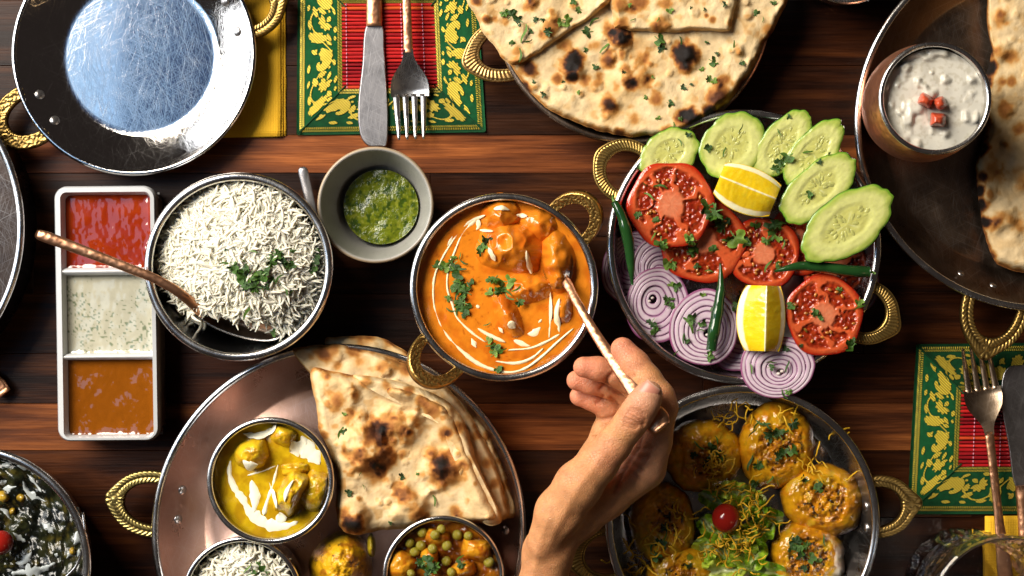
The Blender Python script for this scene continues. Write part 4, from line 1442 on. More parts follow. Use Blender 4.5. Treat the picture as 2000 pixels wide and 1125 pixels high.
# --- tikka masala
TZ = .0425
hm = Hmap(TZ)
OR = np.array((.66, .20, .012))


def tik_c(X, Y, s):
    n1 = fbm(X / 24, Y / 24, 5, 3); n2 = fbm(X / 6, Y / 6, 8, 3)
    C = mix(np.tile(OR, X.shape + (1,)), np.tile(np.array((.50, .105, .006)), X.shape + (1,)), sm(.45, .75, n1) * .7)
    C = mix(C, np.tile(np.array((.28, .045, .004)), X.shape + (1,)), sm(.74, .84, n2) * .6)
    return C


surface('orange_curry', 'smooth orange tikka gravy filling the pan with raised handles', 'curry', 984, 561, 171, TZ, lambda x, y: .0016 * (fbm(x / 45, y / 45, 6, 2) - .5) + .0006 * (fbm(x / 12, y / 12, 9, 2) - .5), tik_c, M['curry'], cen=(975, 555))


def chick_c(X, Y, s):
    n1 = fbm(X / 22, Y / 22, 15, 3)
    C = mix(np.tile(np.array((.64, .19, .012)), X.shape + (1,)), np.tile(np.array((.52, .115, .007)), X.shape + (1,)), sm(.45, .75, n1))
    return C


for k, (a_, b_, rx, ry, ro, h, lab) in enumerate([
    (977, 422, 48, 46, 10, .013, 'chicken chunk coated in orange gravy near the far rim'),
    (1000, 484, 78, 58, 15, .021, 'largest gravy coated chicken chunk, rising highest in the orange curry'),
    (1052, 436, 50, 40, 30, .010, 'small chicken chunk under gravy beside the brass handle rivets'),
    (1088, 508, 40, 72, -8, .017, 'long chicken chunk lifted on the spoon held in the hand'),
    (1034, 560, 60, 38, -10, .011, 'chicken chunk in the middle of the orange curry below the coriander'),
    (992, 617, 28, 62, -32, .010, 'narrow slanted chicken strip with cream in the orange curry'),
    (1098, 602, 28, 36, 0, .009, 'reddish chicken piece beside the copper spoon neck')]):
    hm.add(lump('chicken_piece', lab, 'chicken', a_, b_, rx, ry, ro, TZ, h * .85, chick_c, 100 + k * 7, M['curry'], 'chicken pieces in the orange curry', soft=True, knob=.26, m=110, rings=40))
TIK = hm
z2 = lambda p: (780 + .391 * p[0], 340 + .391 * p[1])
mb = MB(); CR = (.90, .78, .52)
for k, (P, w) in enumerate([
    ([(430, 205), (350, 240), (290, 300), (215, 420), (175, 520), (172, 640), (200, 740), (250, 820), (330, 900), (400, 950), (480, 980), (560, 990), (640, 965), (720, 905), (790, 840), (870, 770)], [5, 8, 4, 4, 4, 5, 4, 4, 5, 6, 8, 5, 6, 5, 5, 6, 3]),
    ([(385, 225), (320, 290), (280, 380), (245, 480), (240, 570), (265, 650), (290, 720), (360, 790), (430, 840)], [10, 5, 4, 5, 4, 4, 6, 5, 5, 3]),
    ([(390, 770), (450, 805), (530, 840)], [4, 8, 4]), ([(480, 935), (580, 945), (660, 920), (720, 870)], [4, 7, 5, 4]),
    ([(755, 590), (755, 700), (748, 820)], [4, 6, 3]), ([(800, 620), (785, 700), (800, 790)], [6, 8, 10, 6]), ([(470, 175), (510, 168), (550, 180)], [5, 10, 5]),
    ([(585, 205), (640, 210)], [5, 8, 5]), ([(635, 380), (645, 440), (662, 500)], [4, 10, 8]),
    ([(445, 365), (460, 400), (480, 435)], [4, 9, 10, 5]), ([(640, 800), (675, 795), (705, 765)], [8, 17, 7]), ([(545, 740), (580, 770)], [12, 18, 6]),
    ([(570, 830), (620, 850), (655, 860)], [6, 13, 5]), ([(360, 820), (372, 845), (385, 868)], [4, 10, 4]), ([(390, 220), (395, 260), (385, 280)], [6, 10, 5]), ([(400, 280), (470, 285)], [5, 6, 3]), ([(270, 300), (240, 360)], [4, 9, 3]), ([(495, 765), (520, 795)], [3, 6, 3]), ([(385, 655), (400, 668)], [5, 6, 4]), ([(700, 730), (708, 738)], [8, 10, 6]), ([(540, 880), (650, 870), (730, 840), (800, 800)], [3, 4, 5, 6])]):
    ribbon(mb, [z2(p) for p in P], [x * 1.05 for x in w], TIK, np.array(CR), seed=k)
V, F, C = mb.get()
mk('cream_swirl', V, F, M['cream'], None, col=C, label='thin pale cream trails swirled over the orange curry', cat='cream')
cl = [(870, 520, 26), (885, 518, 28), (898, 525, 30), (905, 512, 24), (890, 540, 30), (895, 560, 34), (908, 570, 30), (892, 575, 26), (900, 590, 34), (908, 600, 30), (895, 605, 26), (915, 555, 22), (857, 520, 26), (874, 582, 16), (880, 605, 20), (907, 610, 24), (885, 505, 16), (920, 550, 16), (943, 478, 30), (950, 468, 24), (938, 490, 22), (965, 545, 24), (980, 560, 32), (995, 550, 30), (990, 572, 30), (1010, 562, 28), (955, 570, 20), (975, 570, 26), (1015, 590, 22), (995, 580, 24), (960, 672, 28), (970, 682, 26), (980, 685, 24), (965, 690, 20), (973, 720, 20), (951, 633, 16), (955, 665, 18), (958, 548, 20), (898, 500, 16), (884, 525, 22), (895, 550, 24)]
herbs(cl, TIK, 'chopped coriander leaf on the orange curry', 'coriander on the orange curry', .5)

# --- green chutney
def chut_c(X, Y, s):
    n1 = fbm(X / 8, Y / 8, 25, 3); n2 = fbm(X / 30, Y / 30, 26, 2)
    C = mix(np.tile(np.array((.125, .155, .008)), X.shape + (1,)), np.tile(np.array((.035, .065, .006)), X.shape + (1,)), sm(.42, .70, n1))
    C = mix(C, np.tile(np.array((.26, .27, .03)), X.shape + (1,)), sm(.68, .80, vnoise(X / 4, Y / 4, 31)) * .55)
    return C


surface('green_chutney', 'glossy green herb chutney in the grey stoneware bowl', 'chutney', 744, 404, 73, .0215, lambda x, y: .0016 * (fbm(x / 26, y / 26, 22, 2) - .5), chut_c, M['chutney_green'], 60, 150)

# --- raita
rh = lambda x, y: .0030 * (sm(.5, .8, fbm(x / 26, y / 26, 62, 2))) + .002 * (fbm(x / 40, y / 40, 63, 2) - .5)
surface('yoghurt_raita', 'white lumpy yoghurt raita filling the copper cup', 'raita', 1824, 195, 99, .0715, rh,
        lambda X, Y, s: mix(np.tile(np.array((.60, .57, .49)), X.shape + (1,)), np.tile(np.array((.46, .42, .33)), X.shape + (1,)), sm(.5, .75, fbm(X / 6, Y / 6, 64, 2)) * .7), M['cream'], 70, 150)
for k, (x, y, r, ro) in enumerate([(1808, 196, 14, 25), (1836, 203, 13, 65), (1832, 234, 16, 5)]):
    lump('tomato_cube', ['tomato cube on the raita nearest the cup edge facing the salad', 'tomato cube on the raita between the other two cubes', 'largest lowest tomato cube on the raita'][k], 'tomato', x, y, r, r * .9, ro, .076, .0065, lambda X, Y, s: np.tile(np.array((.50, .075, .03)), X.shape + (1,)) * (.8 + .4 * fbm(X / 6, Y / 6, 3, 2))[..., None], 300 + k, M['tomato'], 'tomato cubes on the raita', sq=4.5, knob=.25, rings=14, m=40)

# --- yellow curry
YZ = .0465
yh = Hmap(YZ)
yz = lambda p: (280 + .4312 * p[0], 640 + .4312 * p[1])
ycol = lambda X, Y, s: mix(np.tile(np.array((.56, .36, .007)), X.shape + (1,)), np.tile(np.array((.42, .235, .005)), X.shape + (1,)), sm(.4, .7, fbm(X / 18, Y / 18, 71, 3)))
surface('yellow_curry', 'turmeric yellow curry gravy in a small bowl', 'curry', 528, 940, 114, YZ, lambda x, y: .0018 * (fbm(x / 30, y / 30, 72, 2) - .5), ycol, M['curry'], 60, 150)
for k, (q, rx, ry, ro, h, lab) in enumerate([((495, 575), 36, 28, -20, .013, 'pale cornered paneer chunk in the yellow curry'), ((635, 490), 26, 20, 20, .009, 'small chunk at the far rim of the yellow curry'), ((672, 745), 25, 48, 28, .018, 'tall chunk standing out of the yellow curry'), ((775, 735), 30, 42, 10, .010, 'broad chunk under gravy beside the tall chunk'), ((690, 640), 30, 14, -8, .006, 'flat chunk between the others in the yellow curry')]):
    x, y = yz(q)
    yh.add(lump('curry_chunk', lab, 'curry chunk', x, y, rx, ry, ro, YZ, h, lambda X, Y, s: mix(np.tile(np.array((.62, .40, .014)), X.shape + (1,)), np.tile(np.array((.46, .23, .008)), X.shape + (1,)), sm(.4, .7, fbm(X / 10, Y / 10, 74, 3))), 330 + k * 5, M['chunk'], 'chunks in the yellow curry', sq=3.0))
mb = MB()
for k, (P, w) in enumerate([([(395, 600), (390, 660), (410, 720), (450, 780), (495, 850), (560, 893), (640, 900), (700, 878)], [6, 10, 14, 16, 24, 28, 22, 10]), ([(490, 690), (505, 760), (500, 840)], [10, 18, 14]), ([(610, 620), (590, 700), (560, 790), (545, 850)], [5, 7, 6, 10]), ([(570, 700), (590, 760), (605, 820)], [4, 7, 5]), ([(450, 480), (520, 490), (580, 465), (600, 440)], [6, 12, 14, 8]), ([(660, 560), (720, 545), (770, 580), (800, 620)], [18, 36, 34, 10]), ([(715, 490), (740, 530)], [8, 20, 10]), ([(450, 600), (480, 625), (520, 620)], [6, 20, 8]), ([(470, 670), (540, 650), (600, 625)], [5, 8, 4]), ([(640, 790), (650, 740), (680, 690)], [5, 9, 4]), ([(600, 870), (650, 860)], [20, 24, 12])]):
    ribbon(mb, [yz(p) for p in P], w, yh, np.array((.88, .84, .66)), seed=60 + k, rag=.35)
V, F, C = mb.get(); mk('cream_swirl', V, F, M['cream'], None, col=C, label='white cream pooled and streaked over the yellow curry', cat='cream')

# --- pea curry
pcol = lambda X, Y, s: mix(np.tile(np.array((.34, .11, .006)), X.shape + (1,)), np.tile(np.array((.17, .04, .003)), X.shape + (1,)), sm(.4, .7, fbm(X / 12, Y / 12, 81, 3)))
surface('pea_curry_gravy', 'brown orange gravy of the pea and potato curry', 'curry', 866, 1126, 108, .043, lambda x, y: .004 * (fbm(x / 14, y / 14, 82, 3) - .5), pcol, M['chunk'], 50, 130)
ph = Hmap(.043)
for k, (x, y, rx, ry, ro, lab) in enumerate([(930, 1073, 34, 24, 12, 'orange potato chunk near the bowl edge facing the hand'), (783, 1105, 30, 32, 30, 'orange potato chunk near the bowl edge facing the pakora'), (838, 1090, 20, 22, 0, 'small potato chunk in the middle of the pea curry'), (855, 1050, 26, 17, 10, 'potato chunk close to the flatbread edge'), (905, 1112, 26, 18, -10, 'potato chunk beside the coriander in the pea curry')]):
    ph.add(lump('potato_chunk', lab, 'potato', x, y, rx, ry, ro, .043, .010, lambda X, Y, s: mix(np.tile(np.array((.56, .24, .012)), X.shape + (1,)), np.tile(np.array((.40, .12, .006)), X.shape + (1,)), sm(.4, .7, fbm(X / 10, Y / 10, 84, 2))), 360 + k * 3, M['chunk'], 'potato chunks in the pea curry', sq=3.2, knob=.25))
pv, pf = ellipsoid((0, 0, 0), (1, 1, .95), 16, 10)
pea_me = raw_mesh('pea', pv, pf, (.26, .215, .018)); pea_me.materials.append(M['chunk'])
for (x, y) in [(825, 1040), (850, 1045), (893, 1045), (915, 1047), (873, 1066), (800, 1060), (810, 1078), (872, 1096), (822, 1066), (882, 1118), (955, 1098), (845, 1072), (803, 1120), (862, 1034)]:
    r = RL.uniform(.0028, .0035)
    inst('pea', pea_me, Matrix.Translation(Vector(W(x, y, ph(x, y) + .0022))) @ Matrix.Rotation(RL.uniform(0, 6), 4, 'Z') @ Matrix.Diagonal((r, r * RL.uniform(.85, 1.05), r, 1)), None, label='olive green pea in the brown pea curry', cat='pea', group='peas in the pea curry')
herbs([(835, 1095, 30, 1), (825, 1105, 26, 3), (843, 1112, 26, 0), (820, 1098, 20, 4), (850, 1105, 22, 2), (898, 1090, 24, 8), (901, 1102, 22, 1), (838, 1120, 24, 4)], lambda x, y: max(ph(x, y), .05), 'coriander leaf on the pea curry', 'coriander on the pea curry')

# --- palak
def pal_c(X, Y, s):
    n1 = fbm(X / 22, Y / 22, 91, 4)
    C = mix(np.tile(np.array((.005, .006, .004)), X.shape + (1,)), np.tile(np.array((.020, .022, .008)), X.shape + (1,)), sm(.42, .7, n1))
    C = mix(C, np.tile(np.array((.13, .10, .015)), X.shape + (1,)), sm(.62, .78, fbm(X / 14, Y / 14, 92, 3)) * .5)
    return C


pl = lambda x, y: .010 * (fbm(x / 32, y / 32, 93, 3) - .5) + .004 * (fbm(x / 9, y / 9, 94, 2) - .5)
surface('spinach_curry', 'dark green spinach curry in the bowl cut off by the picture edge', 'curry', -54, 1104, 216, .042, pl, pal_c, M['chunk'], 90, 190)
pz = lambda x, y: .042 + float(pl(np.array(float(x)), np.array(float(y))))
p5 = lambda p: (p[0] * .271, 820 + p[1] * .271)
mb = MB()
for k, (P, w) in enumerate([([(10, 320), (80, 330)], [5, 15, 6]), ([(120, 330), (200, 340), (210, 370)], [4, 14, 10]), ([(165, 440), (200, 520), (270, 560), (330, 590)], [6, 18, 14, 5]), ([(195, 390), (240, 440), (300, 520)], [5, 9, 6, 8]), ([(0, 460), (50, 440)], [12, 8]), ([(20, 500), (80, 490), (120, 480)], [6, 14, 6]), ([(470, 600), (530, 660), (570, 730), (580, 800)], [5, 16, 20, 22, 8]), ([(560, 800), (550, 880), (530, 900)], [10, 16, 6]), ([(300, 740), (360, 790), (390, 820)], [6, 24, 8]), ([(90, 810), (140, 850), (185, 880)], [5, 14, 6]), ([(110, 1030), (160, 1030), (210, 980), (230, 950)], [8, 18, 22, 10]), ([(390, 970), (420, 980)], [8, 14, 6]), ([(480, 1000), (520, 950), (540, 920)], [8, 16, 6]), ([(80, 1110), (200, 1090), (300, 1080), (400, 1030)], [14, 24, 16, 6]), ([(0, 640), (40, 660), (70, 710)], [6, 8, 5]), ([(570, 930), (560, 990)], [8, 10, 5])]):
    ribbon(mb, [p5(p) for p in P], [x * .9 for x in w], pz, np.array((.36, .39, .39)), up=.0008, seed=90 + k, rag=.6)
V, F, C = mb.get(); mk('cream_swirl', V, F, M['cream'], None, col=C, label='broken white cream streaks on the dark spinach curry', cat='cream')
for k, (q, r) in enumerate([((300, 400), 9), ((150, 560), 11), ((20, 560), 14), ((90, 660), 9), ((520, 950), 9)]):
    x, y = p5(q)
    lump('paneer_cube', ['yellow paneer bit near the rim of the spinach curry', 'yellow paneer bit in the middle of the spinach curry', 'largest paneer bit at the picture edge in spinach curry', 'small paneer bit above the cherry tomato', 'paneer bit beside the inner cream streak'][k], 'paneer', x, y, r, r * .9, 30 * k, pz(x, y), .004, lambda X, Y, s: np.tile(np.array((.36, .22, .02)), X.shape + (1,)) * (.6 + .7 * fbm(X / 6, Y / 6, 3, 2))[..., None], 390 + k, M['chunk'], 'paneer in the spinach curry', rings=12, m=32)
CHT = raw_mesh('cherry_tomato', *ellipsoid((0, 0, 0), (1, 1, 1), 32, 20), (.24, .010, .006)); CHT.materials.append(M['tomato_skin'])
inst('cherry_tomato', CHT, Matrix.Translation(Vector(W(2, 1060, .052))) @ Matrix.Scale(L(24, .05), 4), None, label='red cherry tomato half in the spinach curry', cat='tomato')
# wire thin spoon edge inside the spinach bowl
P = catmull([W(162, 1000, .05), W(165, 1050, .052), W(152, 1100, .05), W(128, 1128, .048), W(105, 1150, .046)], 8)
V, F = tube(P, .0009, 8); mk('spoon_edge', V, F, M['steel_bowl'], None, label='thin steel spoon edge inside the spinach bowl', cat='spoon')

# --- pakora
a_ = np.linspace(0, 2 * np.pi, 90, endpoint=False)
def pak_c(X, Y, s):
    n1 = fbm(X / 14, Y / 14, 401, 4)
    C = mix(np.tile(np.array((.64, .34, .008)), X.shape + (1,)), np.tile(np.array((.36, .13, .006)), X.shape + (1,)), sm(.45, .68, n1))
    C = mix(C, np.tile(np.array((.05, .025, .008)), X.shape + (1,)), sm(.70, .82, fbm(X / 7, Y / 7, 402, 3)) * .9)
    C = mix(C, np.tile(np.array((.16, .17, .02)), X.shape + (1,)), sm(25, 0, np.hypot(X - 660, Y - 1045)) * .6)
    return C
lump('potato_pakora', 'round yellow fried potato pakora beside the pea curry bowl', 'pakora', 668, 1105, 60, 68, 0, .012, .042, pak_c, 400, M['pakora'], rings=50, m=110, knob=.16)
lump('pakora_crumb', 'narrow yellow fried crumb leaning on the pakora', 'pakora', 725, 1066, 9, 24, 0, .03, .008, lambda X, Y, s: np.tile(np.array((.42, .30, .012)), X.shape + (1,)), 410, M['pakora'], rings=14, m=40)


# ------------------------------------------------------------------ rice
def rice(label, pts_fn, zf, n, seed, name='white_rice', ln=(28, 50), wd=6.6):
    rr = np.random.RandomState(seed)
    mb = MB()
    m, k = 7, 6
    a = np.linspace(0, 2 * np.pi, k, endpoint=False)
    Fq = grid_faces(m, k, wrap_v=True)
    count = 0
    for i in range(n):
        q = pts_fn(rr)
        if q is None: continue
        x, y = q
        z = zf(x, y)
        l = L(rr.uniform(*ln), z) / 2; r = L(wd, z) / 2 * rr.uniform(.85, 1.1)
        t = np.linspace(-1, 1, m); bend = rr.uniform(-.65, .65); b2 = rr.uniform(-.25, .25)
        P = np.stack([t * l, bend * l * (t * t - .4), b2 * l * t * t], -1)
        R = r * np.clip(1 - np.abs(t) ** 3.2, .12, 1) ** .7
        T = np.gradient(P, axis=0); T /= np.linalg.norm(T, axis=1)[:, None]
        X = np.cross(T, (0, 0, 1)); X /= np.linalg.norm(X, axis=1)[:, None]; Y = np.cross(X, T)
        V = (P[:, None] + X[:, None] * (np.cos(a)[None, :, None] * R[:, None, None]) + Y[:, None] * (np.sin(a)[None, :, None] * R[:, None, None])).reshape(-1, 3)
        pit = rr.normal(0, .20)
        Rm = rotz(rr.uniform(0, 6.283)) @ np.array([[math.cos(pit), 0, -math.sin(pit)], [0, 1, 0], [math.sin(pit), 0, math.cos(pit)]])
        V = V @ Rm.T + W(x, y, z + rr.uniform(-.0012, .0022))
        mb.add(V, Fq, np.array((.78, .74, .61)) * rr.uniform(.86, 1.06))
        count += 1
    V, F, C = mb.get()
    return mk(name, V, np.concatenate(mb.F), M['rice'], None, col=C, label=label, cat='rice', kind='stuff')


def mound(label, O, cen, zf, name='rice_mound'):
    X, Y, s, F = polar(np.asarray(O), cen, 50, 1)
    Z = np.vectorize(zf)(X, Y) - .0018 - .004 * s ** 8
    V = WA(X.ravel(), Y.ravel(), Z.ravel())
    mk(name, V, F[:, ::-1], M['rice'], None, col=(.70, .66, .54), label=label, cat='rice', kind='stuff')


rout = catmull([(310, 470), (345, 405), (400, 362), (470, 352), (545, 375), (600, 430), (628, 500), (630, 570), (605, 620), (560, 655), (530, 640), (480, 630), (400, 615), (360, 615), (325, 570), (306, 520)], 6, True)


def inpoly(x, y, P):
    n = len(P); c = False; j = n - 1
    for i in range(n):
        if (P[i, 1] > y) != (P[j, 1] > y) and x < (P[j, 0] - P[i, 0]) * (y - P[i, 1]) / (P[j, 1] - P[i, 1]) + P[i, 0]: c = not c
        j = i
    return c


rout = np.array([472, 505]) + (rout - np.array([472, 505])) * .955


def rz(x, y):
    d = np.hypot(x - 475, y - 500) / 165
    return .0415 + .021 * (1 - min(d, 1) ** 2) + .003 * (float(vnoise(np.array(x / 24.), np.array(y / 24.), 5)) - .5)


mound('packed white rice under the loose grains in the large rice bowl', rout, (472, 505), rz)


def rp(rr):
    for _ in range(60):
        x, y = rr.uniform(300, 640), rr.uniform(345, 665)
        if inpoly(x, y, rout): return x, y


rice('long white boiled rice grains heaped in the large steel bowl', rp, rz, 2700, 5)


def rp_loose(rr):
    x, y = rr.uniform(345, 400), rr.uniform(590, 650)
    return (x, y) if abs((y - 585) - (x - 345) * .75) < 22 else None


rice('few loose rice grains spilled beside the rice spoon in the steel bowl', rp_loose, lambda x, y: .030, 40, 6, 'loose_rice')
rice('scattered rice grains on the bare bottom of the rice bowl', lambda rr: [(443, 657), (500, 662), (505, 660), (540, 655), (556, 660)][rr.randint(5)], lambda x, y: .016, 5, 8, 'loose_rice', (14, 22))
herbs([(440, 515, 26, 8), (455, 522, 26, 0), (465, 530, 24, 3), (475, 540, 34, 3), (485, 552, 34, 1), (478, 525, 24, 1), (490, 540, 28, 2), (500, 545, 26, 7), (498, 560, 28, 0), (510, 540, 30, 3), (518, 530, 26, 1), (515, 560, 22, 4), (530, 510, 28, 0), (540, 500, 26, 3), (545, 495, 22, 1), (560, 520, 24, 3), (568, 518, 22, 1), (572, 490, 14, 3), (555, 565, 30, 9), (570, 566, 28, 8), (484, 610, 36, 8), (612, 505, 34, 4), (610, 525, 22, 3), (495, 492, 20, 8), (545, 545, 26, 9), (441, 488, 8, 1), (475, 508, 16, 7), (528, 545, 20, 0), (535, 650, 18, 3), (620, 490, 14, 2), (550, 510, 20, 4), (480, 560, 20, 4)], lambda x, y: rz(x, y) + .003, 'chopped coriander leaf on the large bowl of rice', 'coriander on the rice', .5)

r2o = [(473 + 104 * math.cos(a), 1166 + 104 * math.sin(a)) for a in np.linspace(0, 2 * np.pi, 60, endpoint=False)]
r2z = lambda x, y: .043 + .010 * (1 - min(1, math.hypot(x - 473, y - 1166) / 104) ** 2) + .003 * (float(vnoise(np.array(x / 20.), np.array(y / 20.), 7)) - .5)
mound('packed white rice under the grains in the small rice bowl', r2o, (473, 1166), r2z)


def rp2(rr):
    a, r = rr.uniform(0, 2 * np.pi), 102 * math.sqrt(rr.rand())
    return 473 + r * math.cos(a), 1166 + r * math.sin(a)


rice('boiled white rice grains in the small bowl on the platter', rp2, r2z, 620, 9)
herbs([(483, 1110, 24, 8), (492, 1122, 20, 3), (513, 1118, 30, 3), (505, 1100, 12, 2), (520, 1125, 18, 1)], lambda x, y: r2z(x, y) + .002, 'coriander leaf on the small bowl of rice', 'coriander on the small rice')


# rice spoon
def rice_spoon():
    o = W(395, 610, .03)
    t = thing('serving_spoon', 'spoon with long copper handle lying across sauce tray and rice bowl', 'spoon', o)
    P = np.array([W(70, 456, .072), W(110, 470, .071), W(190, 500, .069), W(255, 525, .0665), W(300, 543, .064), W(345, 568, .060), (W(375, 592, .054)), W(396, 612, .047)])
    Q = resample(catmull(P, 8), 60); u = np.linspace(0, 1, 60)
    V, F = tube(Q, np.interp(u, [0, .02, .06, .4, .75, .9, 1], [.0022, .0032, .0035, .0030, .0029, .0032, .0036]), 14, flat=(1, .6))
    mk('handle', V, F, M['copper_handle'], t)
    # steel bowl of the spoon, upside over the bare bottom
    a = np.linspace(0, 2 * np.pi, 60, endpoint=False)
    O = np.stack([468 + 82 * np.cos(a) * np.cos(.28) - 24 * np.sin(a) * np.sin(.28), 632 + 82 * np.cos(a) * np.sin(.28) + 24 * np.sin(a) * np.cos(.28)], -1)
    X, Y, s, F = polar(O, (468, 632), 20)
    Z = .040 - .010 * (1 - s ** 2)
    V = WA(X.ravel(), Y.ravel(), Z.ravel()); V2 = V.copy(); V2[:, 2] -= .0012
    n0 = len(V); k = np.arange(60); k2 = (k + 1) % 60
    Fs = np.stack([n0 - 60 + k, 2 * n0 - 60 + k, 2 * n0 - 60 + k2, n0 - 60 + k2], -1)
    mk('spoon_bowl', np.concatenate([V, V2]), np.concatenate([F[:, ::-1], F + n0, Fs]), M['steel_dark'], t)
    Q = np.concatenate([O, O[:1]])
    V, F = tube(WA(Q[:, 0], Q[:, 1], .0403), .0008, 8, cap=False); mk('spoon_rim', V, F, M['steel_bowl'], t)


rice_spoon()
# ------------------------------------------------------------------ salad
SALH = Hmap(.012)


def plane_z(z0, ax, ay, cx, cy):
    return lambda x, y: z0 + (ax * (x - cx) + ay * (y - cy)) / S


def slab(O, cen, zf, th, rings, hf, cf, power=1.0):
    """round slice: top face grid"""
    X, Y, s, F = polar(O, cen, rings, power)
    Z = zf(X, Y) + th + hf(X, Y, s)
    return X, Y, s, Z, F, cf(X, Y, s)


def side_wall(O, zf, th, col_top, col_bot, name, mat, parent, bulge=1.2, steps=6, cen=None):
    O = np.asarray(O); m = len(O); c = O.mean(0)
    d = O - c; d /= np.hypot(*d.T)[:, None]
    rows, cols = [], []
    for k in range(steps + 1):
        f = k / steps
        Q = O + d * (bulge * math.sin(f * math.pi))[None] if np.ndim(bulge) else O + d * bulge * math.sin(f * math.pi)
        rows.append(WA(Q[:, 0], Q[:, 1], zf(O[:, 0], O[:, 1]) + th * (1 - f)))
        cols.append(np.broadcast_to(mix(np.array(col_top), np.array(col_bot), np.array(min(1, f * 3))), (m, 3)))
    mk(name, np.concatenate(rows), grid_faces(steps + 1, m, wrap_v=True)[:, ::-1], mat, parent, col=np.concatenate(cols))


def tomato(label, cx, cy, rx, ry, z0, ax=0, ay=0, seed=0, nl=5, phase=0, th=.0075):
    o = W(cx, cy, z0)
    t = thing('tomato_slice', label, 'tomato', o, 'tomato slices in the salad')
    zf = plane_z(z0, ax, ay, cx, cy)
    m = 150
    a = np.linspace(0, 2 * np.pi, m, endpoint=False)
    w = 1 + .035 * np.cos(nl * a + phase) + .04 * (vnoise(np.cos(a) * 2 + 9, np.sin(a) * 2 + 9, seed) - .5)
    O = np.stack([cx + rx * w * np.cos(a), cy + ry * w * np.sin(a)], -1)
    def loc(X, Y):
        dx, dy = (X - cx) / rx, (Y - cy) / ry
        th_ = np.arctan2(dy, dx); r = np.hypot(dx, dy)
        wv = (fbm(dx * 3 + 7, dy * 3 + 7, seed + 2, 3) - .5)
        th_ = th_ + wv * 1.5 + phase
        sept = np.abs(np.sin(th_ * nl / 2 + 1.1 * np.sin(th_ + seed)))         # 0 on septa
        inner = .22 + .10 * vnoise(np.cos(th_) * 2 + 4, np.sin(th_) * 2 + 4, seed + 5)
        mask = sm(.26, .52, sept + wv * .3) * sm(inner, inner + .10, r) * sm(.88, .78, r + wv * .14)
        return mask, r, wv, sept
    def hf(X, Y, s):
        mk_, r, wv, _ = loc(X, Y)
        return -.0016 * mk_ * (.5 + vnoise(X / 5, Y / 5, seed + 9)) + .0003 * wv - .0012 * s ** 14
    def cf(X, Y, s):
        mk_, r, wv, sept = loc(X, Y)
        flesh = mix(np.tile(np.array((.56, .095, .028)), X.shape + (1,)), np.tile(np.array((.44, .040, .010)), X.shape + (1,)), sm(.86, .98, r))
        core = np.tile(np.array((.66, .25, .13)), X.shape + (1,))
        streak = sm(.5, .15, r) * (.5 + .5 * vnoise(np.arctan2(Y - cy, X - cx) * 6, r * 3, seed + 4))
        flesh = mix(flesh, core, streak * .8)
        gel = mix(np.tile(np.array((.19, .010, .004)), X.shape + (1,)), np.tile(np.array((.36, .04, .008)), X.shape + (1,)), vnoise(X / 5, Y / 5, seed + 7))
        C = mix(flesh, gel, mk_)
        return mix(C, np.tile(np.array((.42, .018, .006)), X.shape + (1,)), sm(.955, .985, s))
    X, Y, s, Z, F, C = slab(O, (cx, cy), zf, th, 62, hf, cf)
    mk('flesh', WA(X.ravel(), Y.ravel(), Z.ravel()), F[:, ::-1], M['tomato'], t, col=C.reshape(-1, 3))
    SALH.add((X, Y, Z))
    side_wall(O, lambda x, y: zf(x, y) - .0012, th, (.42, .018, .006), (.40, .015, .006), 'skin', M['tomato_skin'], t, 1.6)
    # seeds in the chambers
    rr = np.random.RandomState(seed + 50); mb = MB(); tries = 0; n = 0
    while n < 15 and tries < 800:
        tries += 1
        q, al = math.sqrt(rr.rand()) * .8, rr.rand() * 6.283
        x, y = cx + rx * q * math.cos(al), cy + ry * q * math.sin(al)
        mk_, *_ = loc(np.array([x]), np.array([y]))
        if mk_[0] < .75: continue
        V, F = ellipsoid((0, 0, 0), (L(4.6), L(2.8), L(1.6)), 8, 5); V = V @ rotz(rr.rand() * 6.28).T + W(x, y, float(zf(x, y)) + th - .0004)
        mb.add(V, F, np.array((.52, .19, .035)) * rr.uniform(.6, 1.05)); n += 1
    if n:
        V, F, C = mb.get(); mk('seeds', V, F, M['tomato'], t, col=C, kind='stuff')


